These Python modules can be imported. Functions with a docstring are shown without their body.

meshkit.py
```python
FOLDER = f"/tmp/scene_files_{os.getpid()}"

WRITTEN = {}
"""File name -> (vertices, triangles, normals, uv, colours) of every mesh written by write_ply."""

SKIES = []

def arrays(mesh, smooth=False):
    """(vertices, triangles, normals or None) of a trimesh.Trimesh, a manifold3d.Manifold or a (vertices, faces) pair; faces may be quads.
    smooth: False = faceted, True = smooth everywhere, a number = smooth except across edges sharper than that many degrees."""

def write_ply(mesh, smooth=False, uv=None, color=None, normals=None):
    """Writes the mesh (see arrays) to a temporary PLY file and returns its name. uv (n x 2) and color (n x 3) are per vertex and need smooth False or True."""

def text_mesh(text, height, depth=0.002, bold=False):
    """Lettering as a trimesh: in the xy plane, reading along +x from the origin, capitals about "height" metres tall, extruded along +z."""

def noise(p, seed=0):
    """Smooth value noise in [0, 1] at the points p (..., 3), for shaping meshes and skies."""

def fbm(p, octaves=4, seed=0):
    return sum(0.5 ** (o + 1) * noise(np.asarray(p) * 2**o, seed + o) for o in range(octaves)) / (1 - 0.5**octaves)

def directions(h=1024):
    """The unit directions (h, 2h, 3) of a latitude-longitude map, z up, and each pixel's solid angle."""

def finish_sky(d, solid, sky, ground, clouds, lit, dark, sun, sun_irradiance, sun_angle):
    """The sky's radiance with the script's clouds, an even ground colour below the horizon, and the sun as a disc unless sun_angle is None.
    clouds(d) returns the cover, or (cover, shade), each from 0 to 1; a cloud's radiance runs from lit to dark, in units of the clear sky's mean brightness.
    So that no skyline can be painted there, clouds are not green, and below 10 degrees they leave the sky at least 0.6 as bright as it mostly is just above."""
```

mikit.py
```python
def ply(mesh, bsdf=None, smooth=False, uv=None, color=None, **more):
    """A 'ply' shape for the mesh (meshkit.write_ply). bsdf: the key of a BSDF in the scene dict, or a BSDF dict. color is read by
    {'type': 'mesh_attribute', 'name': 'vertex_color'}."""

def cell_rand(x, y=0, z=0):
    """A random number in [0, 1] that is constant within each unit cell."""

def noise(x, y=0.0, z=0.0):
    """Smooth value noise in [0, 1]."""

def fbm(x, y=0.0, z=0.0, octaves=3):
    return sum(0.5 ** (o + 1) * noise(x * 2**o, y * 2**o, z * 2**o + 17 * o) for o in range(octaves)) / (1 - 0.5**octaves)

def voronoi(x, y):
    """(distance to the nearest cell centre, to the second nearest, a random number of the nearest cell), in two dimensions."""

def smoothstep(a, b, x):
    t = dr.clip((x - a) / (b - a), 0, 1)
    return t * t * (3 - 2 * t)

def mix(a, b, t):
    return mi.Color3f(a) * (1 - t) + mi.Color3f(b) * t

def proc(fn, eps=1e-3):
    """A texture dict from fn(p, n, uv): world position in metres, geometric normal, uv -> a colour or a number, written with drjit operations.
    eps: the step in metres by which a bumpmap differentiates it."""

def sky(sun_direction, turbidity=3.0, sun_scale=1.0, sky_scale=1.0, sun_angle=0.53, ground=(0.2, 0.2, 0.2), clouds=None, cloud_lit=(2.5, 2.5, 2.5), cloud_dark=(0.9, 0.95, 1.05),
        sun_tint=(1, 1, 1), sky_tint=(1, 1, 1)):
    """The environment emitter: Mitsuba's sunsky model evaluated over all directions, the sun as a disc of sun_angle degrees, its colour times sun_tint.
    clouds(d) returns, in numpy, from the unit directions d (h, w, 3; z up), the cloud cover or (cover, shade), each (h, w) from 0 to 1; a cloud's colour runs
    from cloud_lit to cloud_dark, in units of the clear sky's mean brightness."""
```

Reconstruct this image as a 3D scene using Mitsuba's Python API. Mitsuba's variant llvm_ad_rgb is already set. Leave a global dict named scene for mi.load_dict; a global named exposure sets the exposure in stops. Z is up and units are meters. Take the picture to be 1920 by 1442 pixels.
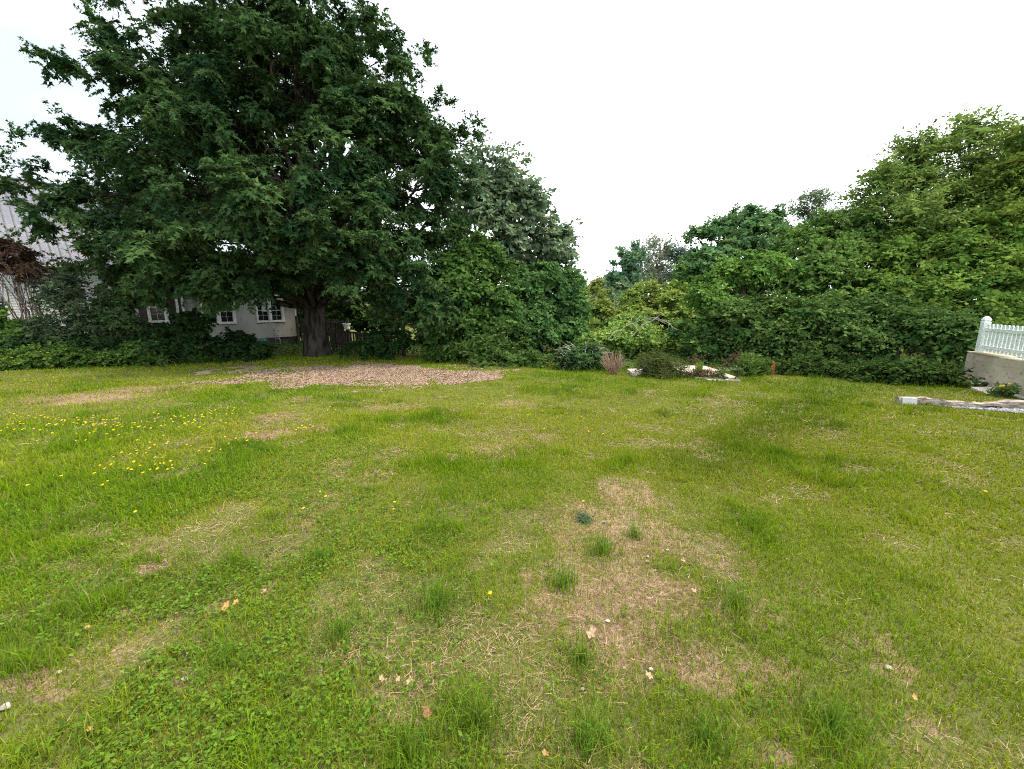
import math
import numpy as np
import drjit as dr
import mitsuba as mi
import shapely
import trimesh
import mikit
import meshkit
from mikit import noise, fbm, smoothstep, mix, proc

T4 = mi.ScalarTransform4f
scene, labels = {}, {}

# ---------------------------------------------------------------- camera, sky, exposure
FPX, PITCH, EYE = 790.0, math.radians(11.2), 1.65
scene['camera'] = {
    'type': 'perspective', 'fov_axis': 'x', 'fov': 2 * math.degrees(math.atan(960.0 / FPX)),
    'near_clip': 0.05, 'far_clip': 3000.0,
    'to_world': T4().look_at(origin=[0, 0, EYE], target=[0, math.cos(PITCH), EYE - math.sin(PITCH)], up=[0, 0, 1]),
}


def cloud_cover(d):
    n = meshkit.fbm(np.stack([d[..., 0] * 2.2 + 5, d[..., 1] * 2.2, d[..., 2] * 5.0], -1), 5, 3)
    shade = np.clip(0.42 - 0.85 * d[..., 0] + (n - .5) * 1.5, 0, 1)
    return np.ones(d.shape[:2]) * 0.97, shade


scene['sky'] = mikit.sky([0.36, 0.02, 0.93], turbidity=4, sun_scale=0.27, sun_angle=12, clouds=cloud_cover,
                         cloud_lit=(2.45, 2.5, 2.6), cloud_dark=(0.84, 0.98, 1.06), ground=(0.10, 0.12, 0.05), sun_tint=(1.0, 0.95, 0.86))
exposure = 3.4

# ---------------------------------------------------------------- helpers
CO, SI = math.cos(PITCH), math.sin(PITCH)


def gz(x, y):
    """Height of the lawn: level near the viewer, then falling gently away, with small swells."""
    x, y = np.asarray(x, float), np.asarray(y, float)
    fall = -0.04 * np.logaddexp(0, (np.minimum(y, 60) - 4) * 2) / 2
    swell = 0.16 * np.exp(-((x - 5.6) / 2.2) ** 2 - ((y - 4.9) / 1.6) ** 2) - .05 * np.exp(-((x - 3.3) / 1.2) ** 2 - ((y - 5.4) / 1.3) ** 2) + 0.10 * (meshkit.noise(np.stack([x * 0.30 + 3, y * 0.38 + 9, x * 0], -1), 4) - 0.5) + 0.03 * (meshkit.noise(np.stack([x * 1.3, y * 1.3, x * 0], -1), 8) - 0.5)
    return fall + swell * np.clip((y - 0.8) / 2, 0, 1) * np.clip((40 - y) / 20, 0, 1)


def ray(px, py):
    x, y = px - 960.0, 721.0 - py
    return np.array([x, FPX * CO + y * SI, -FPX * SI + y * CO])


def pt(px, py, Y):
    """The point at distance Y ahead that the photograph shows at (px, py)."""
    r = ray(px, py)
    return np.array([0, 0, EYE]) + r * (Y / r[1])


def gp(px, py):
    """The point of the lawn that the photograph shows at (px, py)."""
    r = ray(px, py)
    s = np.geomspace(0.6, 200, 6000) / r[1]
    p = np.array([0, 0, EYE]) + r * s[:, None]
    below = p[:, 2] < gz(p[:, 0], p[:, 1])
    return p[np.argmax(below)]


def unit(v):
    return v / np.maximum(np.linalg.norm(v, axis=-1, keepdims=True), 1e-9)


def key_of(name):
    if not any(k == name or k.startswith(name + '__') for k in scene) and name not in labels:
        return name
    n = 1
    while True:
        k = f'{name}_{n:03d}'
        if not any(q == k or q.startswith(k + '__') for q in scene) and k not in labels:
            return k
        n += 1


_used = {}


def part(parent, name):
    k = f'{parent}__{name}'
    n = _used.get(k, 0)
    _used[k] = n + 1
    return k if n == 0 else f'{k}_{n:03d}'


def thing(name, label, cat, group=None, kind=None):
    k = key_of(name)
    labels[k] = {'label': label, 'category': cat}
    if group:
        labels[k]['group'] = group
    if kind:
        labels[k]['kind'] = kind
    return k


def setting(name, label=None):
    labels[name] = {'kind': 'structure', 'label': label} if label else {'kind': 'structure'}
    return name


def add(key, mesh, bsdf, smooth=False, color=None, **more):
    scene[key] = mikit.ply(mesh, bsdf, smooth=smooth, color=color, **more)
    return key


def join(parts):
    V, F, n = [], [], 0
    for v, f in parts:
        v, f = np.asarray(v, float), np.asarray(f, int)
        if f.shape[1] == 4:
            f = np.vstack([f[:, [0, 1, 2]], f[:, [0, 2, 3]]])
        V.append(v)
        F.append(f + n)
        n += len(v)
    return np.vstack(V), np.vstack(F)


BOXF = np.array([[0, 2, 3, 1], [4, 5, 7, 6], [0, 1, 5, 4], [2, 6, 7, 3], [0, 4, 6, 2], [1, 3, 7, 5]])


def box(x0, x1, y0, y1, z0, z1):
    v = np.array([[x, y, z] for x in (x0, x1) for y in (y0, y1) for z in (z0, z1)], float)
    return v, BOXF[:, ::-1]


def tube(P, R, sides=6, cap=True):
    P = np.asarray(P, float)
    R = np.broadcast_to(np.asarray(R, float), (len(P),))
    t = unit(np.gradient(P, axis=0))
    ref = np.where(np.abs(t[:, 2:]) < 0.9, [0, 0, 1.0], [1.0, 0, 0])
    a = unit(np.cross(t, ref))
    b = np.cross(t, a)
    an = np.arange(sides) * 2 * np.pi / sides
    v = (P[:, None] + R[:, None, None] * (np.cos(an)[None, :, None] * a[:, None] + np.sin(an)[None, :, None] * b[:, None])).reshape(-1, 3)
    i, j = np.meshgrid(np.arange(len(P) - 1), np.arange(sides), indexing='ij')
    q = np.stack([i * sides + j, i * sides + (j + 1) % sides, (i + 1) * sides + (j + 1) % sides, (i + 1) * sides + j], -1).reshape(-1, 4)
    f = np.vstack([q[:, [0, 1, 2]], q[:, [0, 2, 3]]])
    if cap:
        n = len(v)
        v = np.vstack([v, P[:1], P[-1:]])
        k = np.arange(sides)
        m = (len(P) - 1) * sides
        f = np.vstack([f, np.stack([k * 0 + n, (k + 1) % sides, k], 1), np.stack([k * 0 + n + 1, m + k, m + (k + 1) % sides], 1)])
    return v, f


def bez(a, b, sag=0.0, n=7, rng=None, wob=0.0):
    t = np.linspace(0, 1, n)[:, None]
    p = a * (1 - t) + b * t
    p[:, 2] += sag * 4 * t[:, 0] * (1 - t[:, 0])
    if rng is not None and wob:
        w = rng.normal(0, wob, p.shape)
        w[0] = w[-1] = 0
        p += w
    return p


# ---------------------------------------------------------------- materials
def two(b):
    return {'type': 'twosided', 'b': b}


VC = {'type': 'mesh_attribute', 'name': 'vertex_color'}
scene['leaf_material'] = {'type': 'principledthin', 'base_color': VC, 'roughness': 0.48, 'diff_trans': 0.55, 'eta': 1.4}
scene['grass_material'] = {'type': 'principledthin', 'base_color': VC, 'roughness': 0.55, 'diff_trans': 0.7, 'eta': 1.35}
scene['dry_material'] = two({'type': 'diffuse', 'reflectance': VC})


def rgb(r, g, b):
    return {'type': 'rgb', 'value': [r, g, b]}


def bark_fn(c1, c2, s=9.0):
    def fn(p, n, uv):
        a = fbm(p.x * s, p.y * s, p.z * s * 0.22, 4)
        return mix(c1, c2, smoothstep(0.3, 0.7, a))
    return fn


def bark_bump(p, n, uv):
    return fbm(p.x * 14, p.y * 14, p.z * 3.0, 4) * 0.03


scene['bark_material'] = two({'type': 'bumpmap', 'tex': proc(bark_bump, 4e-3), 'b': {'type': 'diffuse', 'reflectance': proc(bark_fn((.022, .018, .015), (.085, .074, .060)))}})
scene['pale_wood_material'] = two({'type': 'diffuse', 'reflectance': proc(bark_fn((.30, .27, .24), (.55, .52, .47), 20))})
scene['twig_material'] = two({'type': 'diffuse', 'reflectance': proc(bark_fn((.12, .09, .075), (.26, .21, .17), 30))})


def soil_fn(p, n, uv):
    a = fbm(p.x * 3.1, p.y * 3.1, 0.0, 4)
    b = fbm(p.x * 55, p.y * 38, 0.0, 3)
    c = noise(p.x * 160, p.y * 120)
    col = mix((.15, .10, .068), (.30, .205, .145), smoothstep(0.3, 0.7, a))
    col = mix(col, mi.Color3f(.38, .29, .21), smoothstep(0.5, 0.8, b) * 0.7)
    return mix(col, mi.Color3f(.07, .05, .03), smoothstep(0.62, 0.9, c) * 0.7)


def far_green_fn(p, n, uv):
    col = soil_fn(p, n, uv)
    g = mix((.045, .085, .012), (.085, .135, .018), fbm(p.x * 2, p.y * 2, 0.0, 3))
    return mix(col, g, 0.72)


scene['soil_material'] = two({'type': 'diffuse', 'reflectance': proc(far_green_fn)})


def lawn_fn(p, n, uv):
    """Green thatch, worn through to reddish brown soil on the worn places."""
    dx, dy = (fbm(p.x * 4.1, p.y * 4.1, 1.0, 4) - .5) * .9, (fbm(p.x * 4.1 + 31, p.y * 4.1, 5.0, 4) - .5) * .9
    bare = mi.Float(0)
    for cx, cy, rx, ry, s in BARE.tolist():
        k = min(max(min(rx, ry) * 1.2, .05), .8)
        r = dr.sqrt(dr.square((p.x - cx + dx * k) / rx) + dr.square((p.y - cy + dy * k) / ry))
        bare = dr.maximum(bare, s * dr.clip((1.3 - r) / .6, 0, 1))
    t = smoothstep(.12, .6, bare + (fbm(p.x * 17, p.y * 17, 2.0, 3) - .5) * .5)
    soil = mix(soil_fn(p, n, uv), (.25, .17, .125), smoothstep(.35, .65, fbm(p.x * 2.6, p.y * 2.6, 8.0, 3)) * .6)
    return mix(far_green_fn(p, n, uv), soil, t * .9)


def mulch_fn(p, n, uv):
    a = fbm(p.x * 1.6, p.y * 1.6, 0.0, 3)
    b = fbm(p.x * 30, p.y * 22, 3.0, 3)
    col = mix((.26, .165, .135), (.38, .29, .22), smoothstep(0.35, 0.65, a))
    return mix(col, mi.Color3f(.13, .08, .06), smoothstep(0.5, 0.75, b) * 0.7)


scene['mulch_material'] = two({'type': 'diffuse', 'reflectance': proc(mulch_fn)})

rng0 = np.random.default_rng(7)

# ---------------------------------------------------------------- lawn: ground sheet
def axis(lo, hi, step, far):
    a = np.arange(lo, hi + step / 2, step)
    g = []
    s, v = step, hi
    while v < far:
        s *= 1.35
        v += s
        g.append(v)
    h = []
    s, v = step, lo
    while v > -far:
        s *= 1.35
        v -= s
        h.append(v)
    return np.array(h[::-1] + list(a) + g)


gx, gy = axis(-24, 20, 0.30, 1500), axis(-4, 30, 0.30, 1500)
GX, GY = np.meshgrid(gx, gy, indexing='ij')
GV = np.stack([GX, GY, gz(GX, GY)], -1).reshape(-1, 3)
ii, jj = np.meshgrid(np.arange(len(gx) - 1), np.arange(len(gy) - 1), indexing='ij')
w = len(gy)
GF = np.stack([ii * w + jj, (ii + 1) * w + jj, (ii + 1) * w + jj + 1, ii * w + jj + 1], -1).reshape(-1, 4)
add(setting('lawn', 'gently falling lawn with worn patches'), (GV, GF), 'lawn_material', smooth=True)

# worn places in the lawn: (x, y, half width, half depth, turn, how bare 0..1)
def patch_px(px0, px1, py0, py1, s):
    a, b, c, d = gp(px0, (py0 + py1) / 2), gp(px1, (py0 + py1) / 2), gp((px0 + px1) / 2, py0), gp((px0 + px1) / 2, py1)
    return [(a[0] + b[0]) / 2, (c[1] + d[1]) / 2, (b[0] - a[0]) / 2, (c[1] - d[1]) / 2, s]


MULCH = [patch_px(*q, 1.0) for q in ((470, 850, 684, 724), (700, 935, 690, 718), (390, 470, 684, 700))]
BARE = np.array([patch_px(*q) for q in (
    (60, 250, 737, 757, .85), (200, 370, 722, 738, .7), (450, 560, 806, 824, .9), (560, 645, 798, 812, .7), (480, 560, 772, 790, .5),
    (690, 800, 757, 772, .45), (920, 1000, 752, 770, .45), (990, 1060, 810, 828, .5), (820, 900, 790, 815, .3),
    (880, 1000, 820, 870, .38), (660, 740, 870, 910, .45), (760, 830, 920, 960, .3),
    (1120, 1230, 895, 960, .70), (1060, 1130, 940, 1010, .65), (1110, 1230, 950, 1075, .72), (1210, 1290, 970, 1050, .55), (1030, 1110, 1030, 1100, .5), (960, 1050, 1060, 1110, .38),
    (1060, 1330, 1080, 1200, .74), (1090, 1250, 1020, 1110, .5), (1060, 1290, 1150, 1250, .7), (1250, 1380, 1200, 1300, .66), (1300, 1410, 1260, 1310, .55),
    (0, 110, 1255, 1300, .8), (60, 140, 1290, 1320, .6), (260, 320, 1055, 1080, .85), (310, 400, 1255, 1300, .55), (400, 440, 1100, 1160, .5), (480, 510, 1090, 1130, .5), (210, 260, 1140, 1165, .5),
    (690, 810, 1260, 1330, .55), (700, 800, 1330, 1370, .5), (530, 600, 960, 1000, .3), (1600, 1680, 1180, 1230, .45), (1640, 1720, 1230, 1290, .4), (1430, 1490, 1400, 1442, .55), (1700, 1770, 1340, 1390, .4),
    (1000, 1120, 940, 1040, .42), (960, 1080, 1100, 1200, .42), (1290, 1420, 1000, 1100, .34), (1330, 1460, 1110, 1200, .36), (1380, 1520, 1220, 1330, .36), (1080, 1250, 1230, 1320, .36), (180, 330, 1000, 1050, .3), (330, 470, 1170, 1250, .36), (120, 260, 1190, 1260, .36), (560, 680, 1110, 1180, .3), (1400, 1600, 790, 850, .16), (1740, 1860, 860, 920, .22), (1500, 1560, 1080, 1140, .25), (580, 660, 920, 960, .35), (120, 260, 985, 1010, .25))])


scene['lawn_material'] = two({'type': 'diffuse', 'reflectance': proc(lawn_fn)})


def ellipses(x, y, E, warp=0.35):
    x, y = np.asarray(x, float), np.asarray(y, float)
    q = np.stack([x * 1.9, y * 1.9, x * 0], -1)
    dx, dy = (meshkit.fbm(q, 3, 11) - .5) * warp * 2, (meshkit.fbm(q + 40, 3, 12) - .5) * warp * 2
    out = np.zeros(np.broadcast(x, y).shape)
    for cx, cy, rx, ry, s in E:
        k = np.clip(np.minimum(rx, ry) * 1.2, 0.05, 1.0)
        r = np.sqrt(((x - cx + dx * k * 2) / rx) ** 2 + ((y - cy + dy * k * 2) / ry) ** 2)
        out = np.maximum(out, s * np.clip((1.25 - r) / 0.5, 0, 1))
    return out


def bareness(x, y):
    x, y = np.asarray(x, float), np.asarray(y, float)
    n = meshkit.fbm(np.stack([x * 2.3, y * 2.3, x * 0], -1), 3, 21)
    near = np.clip((6.5 - np.hypot(x, y)) / 3, 0, 1)
    small = np.clip((n - 0.62 + .055 * near) * 5, 0, 0.62)
    return np.maximum(np.maximum(ellipses(x, y, BARE) * np.clip(.55 + 1.1 * (meshkit.fbm(np.stack([x * 5, y * 5, x * 0], -1), 3, 62) - .3), .3, 1.15), 0.9 * ellipses(x, y, MULCH, 0.9)), small)


# mulch patch: one noisy sheet 4 mm above the soil
xs, ys = np.arange(-9.0, 0.6, 0.09), np.arange(8.3, 15.5, 0.09)
MX, MY = np.meshgrid(xs, ys, indexing='ij')
inside = ellipses(MX, MY, MULCH, 0.9) > 0.35 + .3 * meshkit.fbm(np.stack([MX * 4, MY * 4, MX * 0], -1), 3, 63)
V = np.stack([MX, MY, gz(MX, MY) + 0.004], -1).reshape(-1, 3)
ii, jj = np.meshgrid(np.arange(len(xs) - 1), np.arange(len(ys) - 1), indexing='ij')
ok = inside[:-1, :-1] & inside[1:, :-1] & inside[1:, 1:] & inside[:-1, 1:]
w = len(ys)
Q = np.stack([ii * w + jj, (ii + 1) * w + jj, (ii + 1) * w + jj + 1, ii * w + jj + 1], -1)[ok]
add(setting('mulch_ground', 'pinkish brown patch of old wood mulch without grass'), trimesh.Trimesh(*[V, np.vstack([Q[:, [0, 1, 2]], Q[:, [0, 2, 3]]])], process=False), 'mulch_material', smooth=True)

# ---------------------------------------------------------------- grass
def sector(n, r0, r1, power, half, rng):
    """n points of a sector of half angle, with density falling as r**-power."""
    e = 2 - power
    r = (r0 ** e + rng.random(n) * (r1 ** e - r0 ** e)) ** (1 / e)
    a = (rng.random(n) * 2 - 1) * half
    return r * np.sin(a), r * np.cos(a), r


def blades(x, y, h, wd, lean, col, rng, segs):
    """Bent grass blades as strips: two segments (5 vertices) or one (3 vertices)."""
    n = len(x)
    z = gz(x, y)
    P = np.stack([x, y, z], -1)
    az = rng.random(n) * 2 * np.pi
    L = np.stack([np.cos(az), np.sin(az), az * 0], -1)
    az2 = az + np.pi / 2 + rng.normal(0, 0.9, n)
    S = np.stack([np.cos(az2), np.sin(az2), az * 0], -1) * (wd / 2)[:, None]
    up = np.array([0, 0, 1.0])
    tip = P + up * (h * np.sqrt(np.maximum(1 - np.minimum(lean, .98) ** 2, .03)))[:, None] + L * (h * lean)[:, None]
    if segs == 1:
        V = np.stack([P - S, P + S, tip], 1)
        F = (np.arange(n) * 3)[:, None] + np.array([0, 1, 2])
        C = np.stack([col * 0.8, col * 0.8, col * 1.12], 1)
        return V.reshape(-1, 3), F, C.reshape(-1, 3)
    mid = P + up * (h * 0.58)[:, None] + L * (h * lean * 0.28)[:, None]
    V = np.stack([P - S, P + S, mid - S * 0.75, mid + S * 0.75, tip], 1)
    F = ((np.arange(n) * 5)[:, None, None] + np.array([[0, 1, 3], [0, 3, 2], [2, 3, 4]])).reshape(-1, 3)
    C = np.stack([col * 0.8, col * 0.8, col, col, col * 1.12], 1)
    return V.reshape(-1, 3), F, C.reshape(-1, 3)


def fld(x, y, s, seed, oct=3):
    return meshkit.fbm(np.stack([x * s, y * s, x * 0], -1), oct, seed)


def swale(x, y):
    a, b = np.array([2.0, 4.2]), np.array([5.2, 7.2])
    t = np.clip(((x - a[0]) * (b - a)[0] + (y - a[1]) * (b - a)[1]) / ((b - a) ** 2).sum(), 0, 1)
    d = np.hypot(x - a[0] - t * (b - a)[0], y - a[1] - t * (b - a)[1])
    return np.exp(-(d / .55) ** 2)


def lawn_look(x, y, rng, r0):
    """Colour and height factor of the grass at the points: yellow-green, deep green and dry straw mixed in drifts."""
    n = len(x)
    a, b, c = fld(x, y, 0.55, 31), fld(x, y, 1.7, 32), fld(x, y, 5.0, 33, 2)
    lush = np.clip((0.55 * a + 0.3 * b + 0.15 * c - 0.42) * 5, 0, 1)
    G1, G2, G3 = np.array([.300, .350, .026]), np.array([.175, .285, .012]), np.array([.085, .180, .014])
    col = G1 + (G2 - G1) * lush[:, None]
    deep = np.clip((b - 0.60) * 6, 0, 1)[:, None]
    col = col + (G3 - col) * deep * 0.5 + (G3 * .9 - col) * swale(x, y)[:, None] * .65
    right = np.clip((x * 0.55 - 0.2) / 3.0, 0, 1)[:, None]
    col = col * (1 + right * (np.array([0.76, 0.80, 0.36]) - 1))
    col = col * rng.uniform(0.72, 1.28, (n, 1)) * np.array([1, 1, 1]) * (1 + rng.normal(0, .07, (n, 3)))
    dry = rng.random(n) < (0.02 + 0.12 * np.clip((0.45 - a) * 5, 0, 1)) * np.clip(9 / (r0 + 4) - .4, .15, 1) + 0.22 * bareness(x, y)
    col[dry] = np.array([.38, .30, .15]) * rng.uniform(.6, 1.15, (dry.sum(), 1))
    tall = 0.55 + 0.5 * lush + 0.5 * swale(x, y) + 0.95 * np.clip((c - 0.55) * 5, 0, 1) * np.clip((b - .45) * 4, 0, 1)
    return np.clip(col, .01, .7), tall


def off_lawn(x, y):
    """Places without grass: the gravel bed, the slabs and the deep shade under the trees."""
    k = np.zeros(len(x), bool)
    for x0, x1, y0, y1 in NO_GRASS:
        k |= (x > x0) & (x < x1) & (y > y0) & (y < y1)
    edge = np.interp(x, [-30, -14, -9, -5, -1, 1.5, 4, 7, 9.5, 12], [10, 13.2, 16.5, 17.5, 15.0, 13.6, 13.0, 13.2, 11.5, 10.5])
    return k | (y > edge)


NO_GRASS = []


def grass_batch(n, r0, r1, power, segs, hmul, wbase, seed):
    rng = np.random.default_rng(seed)
    x, y, r = sector(n, r0, r1, power, 1.38 if r1 < 7.5 else 1.15, rng)
    keep = (rng.random(n) > bareness(x, y) * .93) & ~off_lawn(x, y)
    gravel = shapely.contains_xy(bed, x, y)
    keep &= ~(gravel & (rng.random(n) < 0.93))
    x, y, r = x[keep], y[keep], r[keep]
    col, tall = lawn_look(x, y, rng, r)
    h = rng.gamma(6, 1 / 6.0, len(x)) * 0.052 * tall * hmul
    wd = wbase * rng.uniform(0.7, 1.35, len(x)) * (r / 3.0) ** (0.75 if r1 > 4 else 0.4)
    lean = np.clip(np.abs(rng.normal(0.48, 0.26, len(x))), 0.03, 0.97)
    return blades(x, y, h, wd, lean, col, rng, segs)


def cat(L):
    V, F, C, n = [], [], [], 0
    for v, f, c in L:
        V.append(v); F.append(f + n); C.append(c); n += len(v)
    return np.vstack(V), np.vstack(F), np.vstack(C)


def leafmesh(P, Tn, N, size, col, kind):
    """Leaves: base points P, tip directions Tn, normals N. maple: five points with notches; oval: a folded lozenge; slim: a narrow lozenge."""
    n = len(P)
    Tn = unit(Tn)
    N = unit(N - Tn * (N * Tn).sum(-1, keepdims=True))
    S = np.cross(Tn, N)
    if kind == 'maple':
        uv = np.array([[0, 0, 0], [.52, .02, -.06], [.24, .36, .03], [.0, 1.0, -.12], [-.24, .36, .03], [-.52, .02, -.06]])
        uv[1] = [.55, .30, -.08]; uv[5] = [-.55, .30, -.08]; uv[2] = [.20, .42, .03]; uv[4] = [-.20, .42, .03]
        tri = np.array([[0, 1, 2], [0, 2, 3], [0, 3, 4], [0, 4, 5]])
    elif kind == 'lobed':
        uv = np.array([[-.52, .34, -.07], [0, 0, 0], [.52, .34, -.07], [-.24, .20, .03], [.24, .20, .03], [0, 1.0, -.12]])
        tri = np.array([[0, 1, 2], [3, 4, 5]])
    elif kind == 'oval':
        uv = np.array([[0, 0, 0], [.32, .5, -.07], [0, 1.0, -.1], [-.32, .5, -.07]])
        tri = np.array([[0, 1, 2], [0, 2, 3]])
    elif kind == 'slimmer':
        uv = np.array([[0, 0, 0], [.21, .42, -.05], [0, 1.0, -.15], [-.21, .42, -.05]])
        tri = np.array([[0, 1, 2], [0, 2, 3]])
    else:
        uv = np.array([[0, 0, 0], [.15, .45, -.03], [0, 1.0, -.1], [-.15, .45, -.03]])
        tri = np.array([[0, 1, 2], [0, 2, 3]])
    k = len(uv)
    V = P[:, None] + size[:, None, None] * (uv[None, :, :1] * S[:, None] + uv[None, :, 1:2] * Tn[:, None] + uv[None, :, 2:] * N[:, None])
    F = (np.arange(n) * k)[:, None, None] + tri
    return V.reshape(-1, 3), F.reshape(-1, 3), np.repeat(col, k, 0)


def clover(n, seed):
    """Low broad weeds between the grass, thickest at the near left."""
    rng = np.random.default_rng(seed)
    x, y, r = sector(n * 3, 0.9, 5.5, 1.3, 1.08, rng)
    dens = np.clip(0.9 - (x + 1.6) * 0.55, 0.04, 1) * np.clip((fld(x, y, 1.4, 77) - 0.36) * 5, 0, 1)
    k = (rng.random(len(x)) < dens) & (rng.random(len(x)) > bareness(x, y))
    x, y = x[k][:n], y[k][:n]
    m = len(x)
    rep = 5
    x, y = np.repeat(x, rep) + rng.normal(0, .012, m * rep), np.repeat(y, rep) + rng.normal(0, .012, m * rep)
    P = np.stack([x, y, gz(x, y) + rng.uniform(.008, .045, m * rep)], -1)
    az = rng.random(m * rep) * 2 * np.pi
    Tn = np.stack([np.cos(az), np.sin(az), rng.uniform(-.1, .7, m * rep)], -1)
    N = np.array([0, 0, 1.0]) + rng.normal(0, .3, (m * rep, 3))
    col = np.array([.115, .21, .026]) * rng.uniform(.6, 1.4, (m * rep, 1)) * (1 + rng.normal(0, .08, (m * rep, 3)))
    return leafmesh(P, Tn, N, rng.uniform(.010, .027, m * rep), np.clip(col, .01, .6), 'oval')


def build_grass():
    L = [grass_batch(232000, 0.6, 4.0, 0.6, 2, 1.0, .0034, 1), grass_batch(205000, 4.0, 7.0, 1.6, 1, 1.1, .0060, 2), grass_batch(240000, 7.0, 19.0, 1.7, 1, 1.12, .0058, 3)]
    # taller tufts, each a bunch of long fine blades
    rng = np.random.default_rng(5)
    tufts = [(820, 1140, .26, 1.5), (640, 1190, .2, 1.2), (1130, 1040, .12, 1.3), (1190, 1010, .08, 1.2), (1060, 1100, .13, 1.2), (1090, 1240, .14, 1.1), (1380, 1140, .14, 1.1), (900, 1360, .18, 1.6), (1100, 1400, .18, 1.5), (760, 1420, .16, 1.5), (1330, 1400, .14, 1.4),
             (420, 1250, .14, 1.2), (1560, 1370, .2, 1.5), (600, 1050, .16, 1.1)]
    for px, py, rad, hh in tufts:
        c = gp(px, py)
        n = int(4200 * rad ** 1.6) + 50
        rr, aa = rad * np.abs(rng.normal(0, .6, n)), rng.random(n) * 6.283
        x, y = c[0] + rr * np.cos(aa), c[1] + rr * np.sin(aa)
        col = (np.array([.10, .215, .022]) + rng.random((n, 1)) * [.09, .07, .01]) * rng.uniform(.7, 1.3, (n, 1)) * (1 + rng.normal(0, .06, (n, 3)))
        d = math.hypot(c[0], c[1])
        L.append(blades(x, y, rng.gamma(8, 1 / 8., n) * .085 * hh, np.full(n, .0034) * max(1, d / 3), np.clip(rng.normal(.4, .22, n), .02, .9), col, rng, 2))
    L.append(clover(11000, 9))
    return cat(L)


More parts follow.
